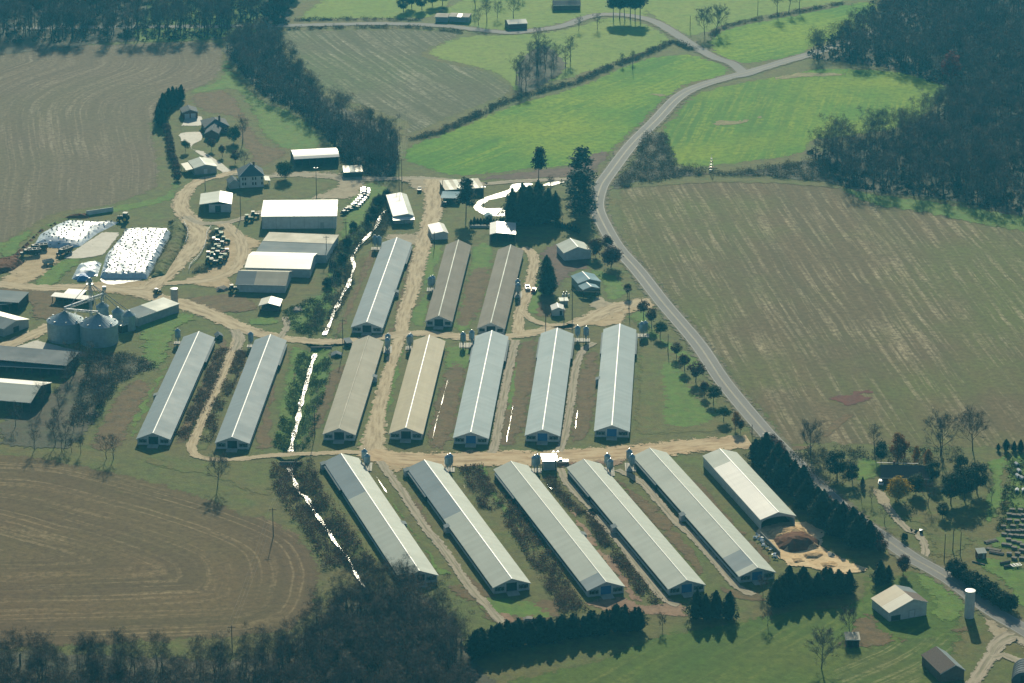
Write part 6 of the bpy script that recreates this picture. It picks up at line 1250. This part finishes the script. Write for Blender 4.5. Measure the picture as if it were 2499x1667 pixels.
TR = [(545,655,0), (555,705,10), (500,760,5), (640,760,-5), (570,830,0), (530,862,8), (575,895,-4), (640,930,5), (495,930,0), (560,965,0), (610,1005,-6), (480,990,4), (425,975,0), (545,1060,0), (470,1070,5), (420,1040,8)]
for i, (x, y, a) in enumerate(TR):
    rowd = (ordn+['thirteenth', 'fourteenth', 'fifteenth', 'sixteenth'])[i]; tractor('%s farm machine from the top of the parked tractor cluster' % rowd, (440+x/5.807, 460+(y+18)/5.807), R(a+180*(i % 3 == 1)), RT.uniform(.97, 1.2), ('green_paint', 'green_paint', 'red_paint', 'green_paint', 'dark_paint')[i % 5], i % 4 != 2)
tractor('green tractor left of the big machinery shed', (607,541), R(10), 1.15); tractor('farther tractor tucked against the big machinery shed', (622,532), R(5), 1.1, 'dark_paint'); tractor('loader tractor at the corner of the nearest long shed', (570,712), R(20), 1.1, 'dark_paint')
tractor('dark tractor parked above the silage bunkers', (301,541), R(170), 1.5, 'dark_paint'); tractor('small dark tractor beside the short white tower silo', (385,718), R(40), .9, 'dark_paint')
def dump_truck(label, px, rz, s=1.):
    g = P(*px); r = thing('dump_truck', label, 'truck', (*g, .18), rz); r.scale = (s,)*3
    MB().box(-4.2, 3.6, -.45, .45, .7, 1.0).build('chassis', 'dark_paint', r)
    b_ = MB(); b_.box(-4.2, 1.0, -1.2, -1.1, 1.0, 2.5).box(-4.2, 1.0, 1.1, 1.2, 1.0, 2.5).box(.9, 1.0, -1.1, 1.1, 1.0, 2.6).box(-4.2, -4.1, -1.1, 1.1, 1.0, 2.4).box(-4.1, .9, -1.1, 1.1, 1.0, 1.1); bd = b_.build('dump_bed', 'dark_paint', r)
    for y in (-1.15, 1.15): MB().box(-4.25, 1.05, y-.08, y+.08, 2.5, 2.6).build('top_rail', 'silver_paint', bd)
    for x in (-2.6, -.9): MB().box(x-.06, x+.06, -1.1, 1.1, 2.45, 2.55).build('cross_bar', 'silver_paint', bd)
    MB().add([(1.2, -1.1, .8), (2.7, -1.1, .8), (2.7, 1.1, .8), (1.2, 1.1, .8), (1.3, -1.0, 2.6), (2.3, -1.0, 2.6), (2.3, 1.0, 2.6), (1.3, 1.0, 2.6)], [(3,2,1,0),(4,5,6,7),(0,1,5,4),(1,2,6,5),(2,3,7,6),(3,0,4,7)]).build('cab', 'dark_paint', r)
    MB().box(2.7, 4.0, -.8, .8, .8, 1.6).build('hood', 'dark_paint', r); MB().add([(2.72, -.9, 1.65), (2.72, .9, 1.65), (2.40, .85, 2.45), (2.40, -.85, 2.45)], [(0, 1, 2, 3)]).build('windscreen', 'glass', r)
    for x in (-3.2, -2.0, 3.2):
        for sd_ in (-1, 1): wheel(r, x, sd_*.95, .52, .35)
dump_truck('dark dump truck at far left before the sheeted heap', (74,624), R(200), 1.05); dump_truck('second dark dump truck just behind the far left one', (92,612), R(200)); dump_truck('dark dump truck beside the concrete bunker floor', (157,621), R(235))
g = P(118,646); wg = thing('farm_wagon', 'small dark tipping wagon on the grass edge at left', 'wagon', (*g, .15), R(32))
b_ = MB(); b_.box(-2.2, 2.2, -1.1, -1.0, .8, 2.0).box(-2.2, 2.2, 1.0, 1.1, .8, 2.0).box(-2.2, -2.1, -1, 1, .8, 2.0).box(2.1, 2.2, -1, 1, .8, 2.0).box(-2.1, 2.1, -1, 1, .8, .9).build('box', 'wall_grey', wg)
MB().box(2.2, 3.6, -.06, .06, .6, .7).build('drawbar', 'dark_paint', wg)
for x in (-1.3, 1.3):
    for sd_ in (-1, 1): wheel(wg, x, sd_*.95, .42, .28)
g = P(243,521); wl = thing('concrete_wall', 'short pale concrete wall panels above the left silage heap', 'wall', (*g, .1), R(28))
for i in range(6): MB().box(-6+i*2.05, -6+i*2.05+2, -.15, .15, -.1, 1.9).build('panel', 'wall_white', wl)
# bunker stone edging, fence ------------------------------------------
def post_fence(name, label, px, hgt, step, mat, pm, rails=(.5, .9)):
    c = smooth_loop([P(*q) for q in px], step, False); g = c[0]; r = thing(name, label, 'fence', (g[0], g[1], .1))
    for i, q in enumerate(c): MB().box(-.07, .07, -.07, .07, -.2, hgt).build('post', pm, r, (q[0]-g[0], q[1]-g[1], 0))
    for a, b2 in zip(c, c[1:]):
        mb = MB()
        for h_ in rails: mb.tube((a[0]-g[0], a[1]-g[1], hgt*h_), (b2[0]-g[0], b2[1]-g[1], hgt*h_), .035, n=4)
        mb.build('rail', mat, r)
post_fence('board_fence', 'curving white fence between the dirt road and parked tractors', Z('E', 1515,460, 1485,500, 1478,560, 1460,620, 1420,680, 1370,730, 1355,775), 1.3, 1.6, 'white_paint', 'white_paint')
post_fence('board_fence', 'short pale fence along the earth bank of the right bunker', Z('E', 1320,430, 1345,480, 1345,530, 1330,570), 1.2, 1.6, 'white_paint', 'white_paint')
g = P(1146,556); gw = thing('garden_wall', 'low pale garden wall below the clipped conifer hedge', 'wall', (*g, .1))
for i in range(7): MB().box(i*1.55, i*1.55+1.5, -.12, .12, -.1, 1.0).build('panel', 'wall_grey', gw)
MB().box(-.05, 10.9, -.15, .15, 1.0, 1.08).build('coping', 'trim', gw)
# utility poles and wires ----------------------------------------------
POLES = {}
def pole(key, px, h, label, arm=True, lamp=False, rz=0.):
    g = P(*px); r = thing('utility_pole', label, 'utility pole', (*g, float(ditch(np.array([g]))[0])), rz, 'utility poles'); MB().tube((0, 0, -.3), (0, 0, h), .17, .11, 7).build('pole', 'pole_wood', r)
    if arm:
        a = MB().box(-1.2, 1.2, -.06, .06, h-.75, h-.6).build('crossarm', 'pole_wood', r)
        for x in (-1.1, -.4, .4, 1.1): MB().lathe([(.05, h-.6), (.07, h-.45), (.03, h-.38)], 6, (x, 0)).build('insulator', 'wall_grey', a)
    if lamp:
        for s in (-1, 1): MB().box(s*.7-.25, s*.7+.25, -.2, .2, h-.1, h+.12).build('floodlight', 'silver_paint', r)
        MB().box(-.9, .9, -.05, .05, h-.15, h-.05).build('lamp_bar', 'steel', r)
    POLES[key] = (g[0], g[1], h+float(ditch(np.array([g]))[0]))
pole('a', (667,1309), 10, 'wooden pole on the bright tracks of the ploughed field'); pole('b', (567,1593), 9, 'wooden pole at the edge of the bottom wood'); pole('c', (768.4,1064), 12, 'wooden pole on the right bank of the middle creek'); pole('d', (837,855), 12.5, 'wooden pole beside the culvert on the middle lane')
pole('e', (797,632), 10, 'wooden pole at the right end of the cream-roofed shed'); pole('f', (845,590), 9, 'wooden pole on the creek bank below the big machinery shed'); pole('h1', (974,464), 17, 'left tall pole of the pair by the creek head', rz=.1); pole('h2', (981,474), 17, 'right tall pole of the pair by the creek head', rz=.1)
pole('i', (587.5,533), 11, 'wooden pole in front of the pale-roofed barn', False); pole('j', (501,466), 7, 'short pole beside the garage lane', False); pole('k', (772.5,485), 14, 'tall floodlight pole behind the big machinery shed', False, True); pole('l', (1331.7,795), 8, 'short pole left of the tiny pump house', False)
pole('m', (1376.3,788), 13, 'tall pole right in front of the tiny pump house'); pole('n', (1396.4,781), 12.5, 'tall pole right of the tiny pump house'); pole('o', (1535,757), 9, 'pole at the junction below the first roadside tree', False); pole('q', (1630,858), 7, 'short pole among the roadside trees', False)
pole('r', (2304,1371), 9.5, 'left of three wooden poles beside the thicket', False); pole('s', (2325,1345), 8, 'middle of three wooden poles beside the thicket', False); pole('t', (2343,1355), 8, 'right of three wooden poles beside the thicket', False)
pole('u', (1356,1149), 7, 'floodlight pole at the white-roofed store', False, True); pole('v', (1835,1062), 4, 'short post where the lower lane meets the road', False); pole('w', (1544,170), 10, 'pole on the hedgerow between the two small bare trees', False); pole('x', (1684,75), 8, 'pole beside the far road bend', False); pole('y', (1849,38), 10, 'pole in the top right pasture', False)
pole('z', (1080,473), 6, 'short pole at the left end of the striped roof', False); pole('aa', (1060,605), 7, 'short pole in front of the small white shed', False); pole('ab', (1180,505), 9, 'lamp pole inside the bend of the white drive', False, True); pole('ac', (2298,1112), 9, 'pole hidden by the tall bare tree', False)
def wires(a, c, label, n=3, sag=1.2, off=(-1.1, 0, 1.1)):
    a = Vector(a); c = Vector(c); d = c-a; s = Vector((-d.y, d.x, 0)).normalized(); r = thing('power_line', label, 'power line', (a.x, a.y, a.z), 0, 'overhead wires')
    for o_ in off[:n]:
        mb = MB(); prev = None
        for i in range(17):
            t = i/16; p = d*t+s*o_; p.z -= sag*4*t*(1-t)
            if prev is not None: mb.tube(prev, p, .017, n=3)
            prev = p.copy()
        mb.build('wire', 'wire', r)
pl = POLES
far = P(985,300); wires(pl['h1'], (far[0]-4, far[1]+40, 17), 'left wires rising from the tall pole pair over the diamond field', 2, 2); wires(pl['h2'], (far[0]+3, far[1]+40, 17), 'right wires rising from the tall pole pair over the diamond field', 2, 2)
wires(pl['h1'], pl['f'], 'wires from the tall poles to the creek bank pole', 3, 1.5); wires(pl['f'], pl['e'], 'wires from the creek bank pole to the cream-roofed shed', 3, .8); wires(pl['e'], pl['d'], 'bundle of wires from the cream-roofed shed to the culvert pole', 4, 1.2, (-1.1, -.4, .4, 1.1))
wires(pl['d'], pl['c'], 'wires from the culvert pole along the middle creek', 3, 1.5); wires(pl['c'], pl['a'], 'wires crossing the lower lane to the ploughed field pole', 4, 1.5, (-1.1, -.4, .4, 1.1)); wires(pl['a'], pl['b'], 'wires over the ploughed field to the bottom wood', 3, 1.5)
bt = P(520,1760); wires(pl['b'], (bt[0], bt[1], 9), 'wires running out of view over the bottom wood', 3, 1.2); wires(pl['n'], pl['o'], 'wires from the pump house to the road junction', 2, 1)
# right-hand yard ------------------------------------------------------
for x, y, a in [(805,265,20), (828,345,12), (815,405,15), (872,432,20), (790,580,-12), (872,580,-5)]:
    g = P(2320+x/4.9, 1080+(y+25)/4.9); r = thing('hutch', 'white-topped animal hutch in the weedy yard at the right edge', 'hutch', (*g, .1), R(a), 'white hutches in the right yard')
    MB().prism([(-.7, 0), (.7, 0), (.7, 1.0), (0, 1.5), (-.7, 1.0)], 0, 2.2).build('shell', 'white_paint', r); MB().box(-.4, .4, -.04, -.005, .05, .9).build('opening', 'door_dark', r); r.scale = (.85, .85, .85)
for x, y in [(735,805),(835,810),(818,875),(872,930),(790,940),(745,1000),(845,995),(630,1005),(800,1060),(845,1055),(690,1160),(755,1185),(820,1200),(760,1260),(850,1290),(760,1385),(850,1385),(700,860),(760,870),(865,870),(700,930),(690,1060),(745,1060),(640,1100),(720,1110),(790,1115),(855,1120),(640,1220),(700,1230),(860,1230),(800,1330),(700,1330)]:
    g = P(2320+x/4.9, 1080+(y+12)/4.9); r = thing('crate', 'grey weathered crate in the rows of the right-hand yard', 'crate', (*g, .1), R(r_.uniform(-35, 5)), 'weathered crates in the right yard')
    MB().box(-1.0, 1.0, -.75, .75, .08, .75).build('box', 'crate', r); MB().box(-1.05, 1.05, -.8, .8, .76, .84).build('lid', 'crate', r); r.scale = (.82, .82, .82)
for x, y, L, a, lb_ in [(650,1450,3.6,22,'thick pale log near the outhouse, farther of two'), (690,1495,3.2,20,'thick pale log near the outhouse, nearer of two')]:
    g = P(2320+x/4.9, 1080+y/4.9); r = thing('log', lb_, 'log', (*g, .1), R(a)); MB().cyl_x(-L/2, L/2, 0, .42, .42, 10).build('stem', 'bark_pale', r)
for x, y, a, lb_ in [(510,1285,-25,'stack of sawn boards right of the outhouse, farther'), (545,1325,-25,'stack of sawn boards right of the outhouse, nearer'), (480,1190,30,'long low stack of posts above the outhouse'), (345,1440,-40,'plank lying in front of the outhouse')]:
    g = P(2320+x/4.9, 1080+y/4.9); r = thing('board_stack', lb_, 'timber', (*g, .1), R(a)); k = 1 if 'plank' in lb_ else 4
    for i in range(k): MB().box(-2.4+r_.uniform(-.3, .3), 2.4, -.9+.45*i, -.5+.45*i, 0, r_.uniform(.2, .5)).build('board', 'bark_pale', r)
g = P(2320+780/4.9, 1080+1490/4.9); r = thing('flat_trailer', 'small white-framed flat trailer beside the logs', 'trailer', (*g, .1), R(18))
for s in (-.9, 0, .9): MB().box(-1.6, 1.6, s-.08, s+.08, .55, .7).build('beam', 'white_paint', r)
for s in (-1.6, -.5, .5, 1.6): MB().box(s-.08, s+.08, -1, 1, .705, .8).build('beam', 'white_paint', r)
for s in (-1, 1): wheel(r, 0, s*1.1, .33, .2)
g = P(2248,1302); r = thing('barrel', 'lone dark drum on the lawn below the hidden house', 'drum', (*g, .1)); MB().lathe([(.55, 0), (.58, .4), (.55, .8), (.58, 1.1), (.5, 1.25)], 14).build('drum', 'dark_paint', r); MB().lathe([(.5, 1.26), (.05, 1.3)], 14).build('lid', 'bright_steel', r)
# red and white mast piece at the scrub belt
g = P(1736,419); r = thing('signal_mast', 'small red and white lattice mast at the edge of the scrub belt', 'mast', (*g, .1))
for i in range(5):
    k = 1.0*(1-i/5.5); mb = MB(); lattice(mb, 0, 0, k, i*1.3, i*1.3+1.3, 1.3, .10); mb.build('mast_section', 'red_paint' if i % 2 else 'white_paint', r)
    MB().box(-k-.15, k*.2, -.2, .2, i*1.3+.5, i*1.3+.85).build('panel', 'white_paint' if i % 2 == 0 else 'red_paint', r)
MB().tube((0, 0, 6.5), (0, 0, 8.0), .1, .04).build('tip', 'white_paint', r)
# white transformer cluster by the pump house
for i, (x, y) in enumerate([(885,1045),(935,1040),(870,1080),(915,1078),(970,1075)]):
    g = P(1240+x/6.534, 560+y/6.534); r = thing('gas_bottle', 'white gas bottle in the cluster behind the pump house', 'gas bottle', (*g, .1), 0, 'gas bottles behind the pump house'); MB().lathe([(.3, 0), (.32, .9), (.22, 1.15), (.1, 1.25)], 10).build('bottle', 'white_paint', r)
# ------------------------------------------------------------------ haze
mb = MB().box(-3200, 3200, -400, 5200, -4, 412); hz = mb.build('haze', 'wall_white'); hz.data.materials.clear()
hm = bpy.data.materials.new('haze_air'); hm.use_nodes = True; ht = hm.node_tree; ht.nodes.clear(); ho = ht.nodes.new('ShaderNodeOutputMaterial'); hv = ht.nodes.new('ShaderNodeVolumePrincipled')
hv.inputs['Color'].default_value = (.08, .58, .96, 1); hv.inputs['Density'].default_value = HAZE_D; hv.inputs['Anisotropy'].default_value = HAZE_G
ht.links.new(hv.outputs[0], ho.inputs['Volume']); hz.data.materials.append(hm); tag(hz, 'pale blue haze hanging over the whole farm', 'haze', None, 'stuff')
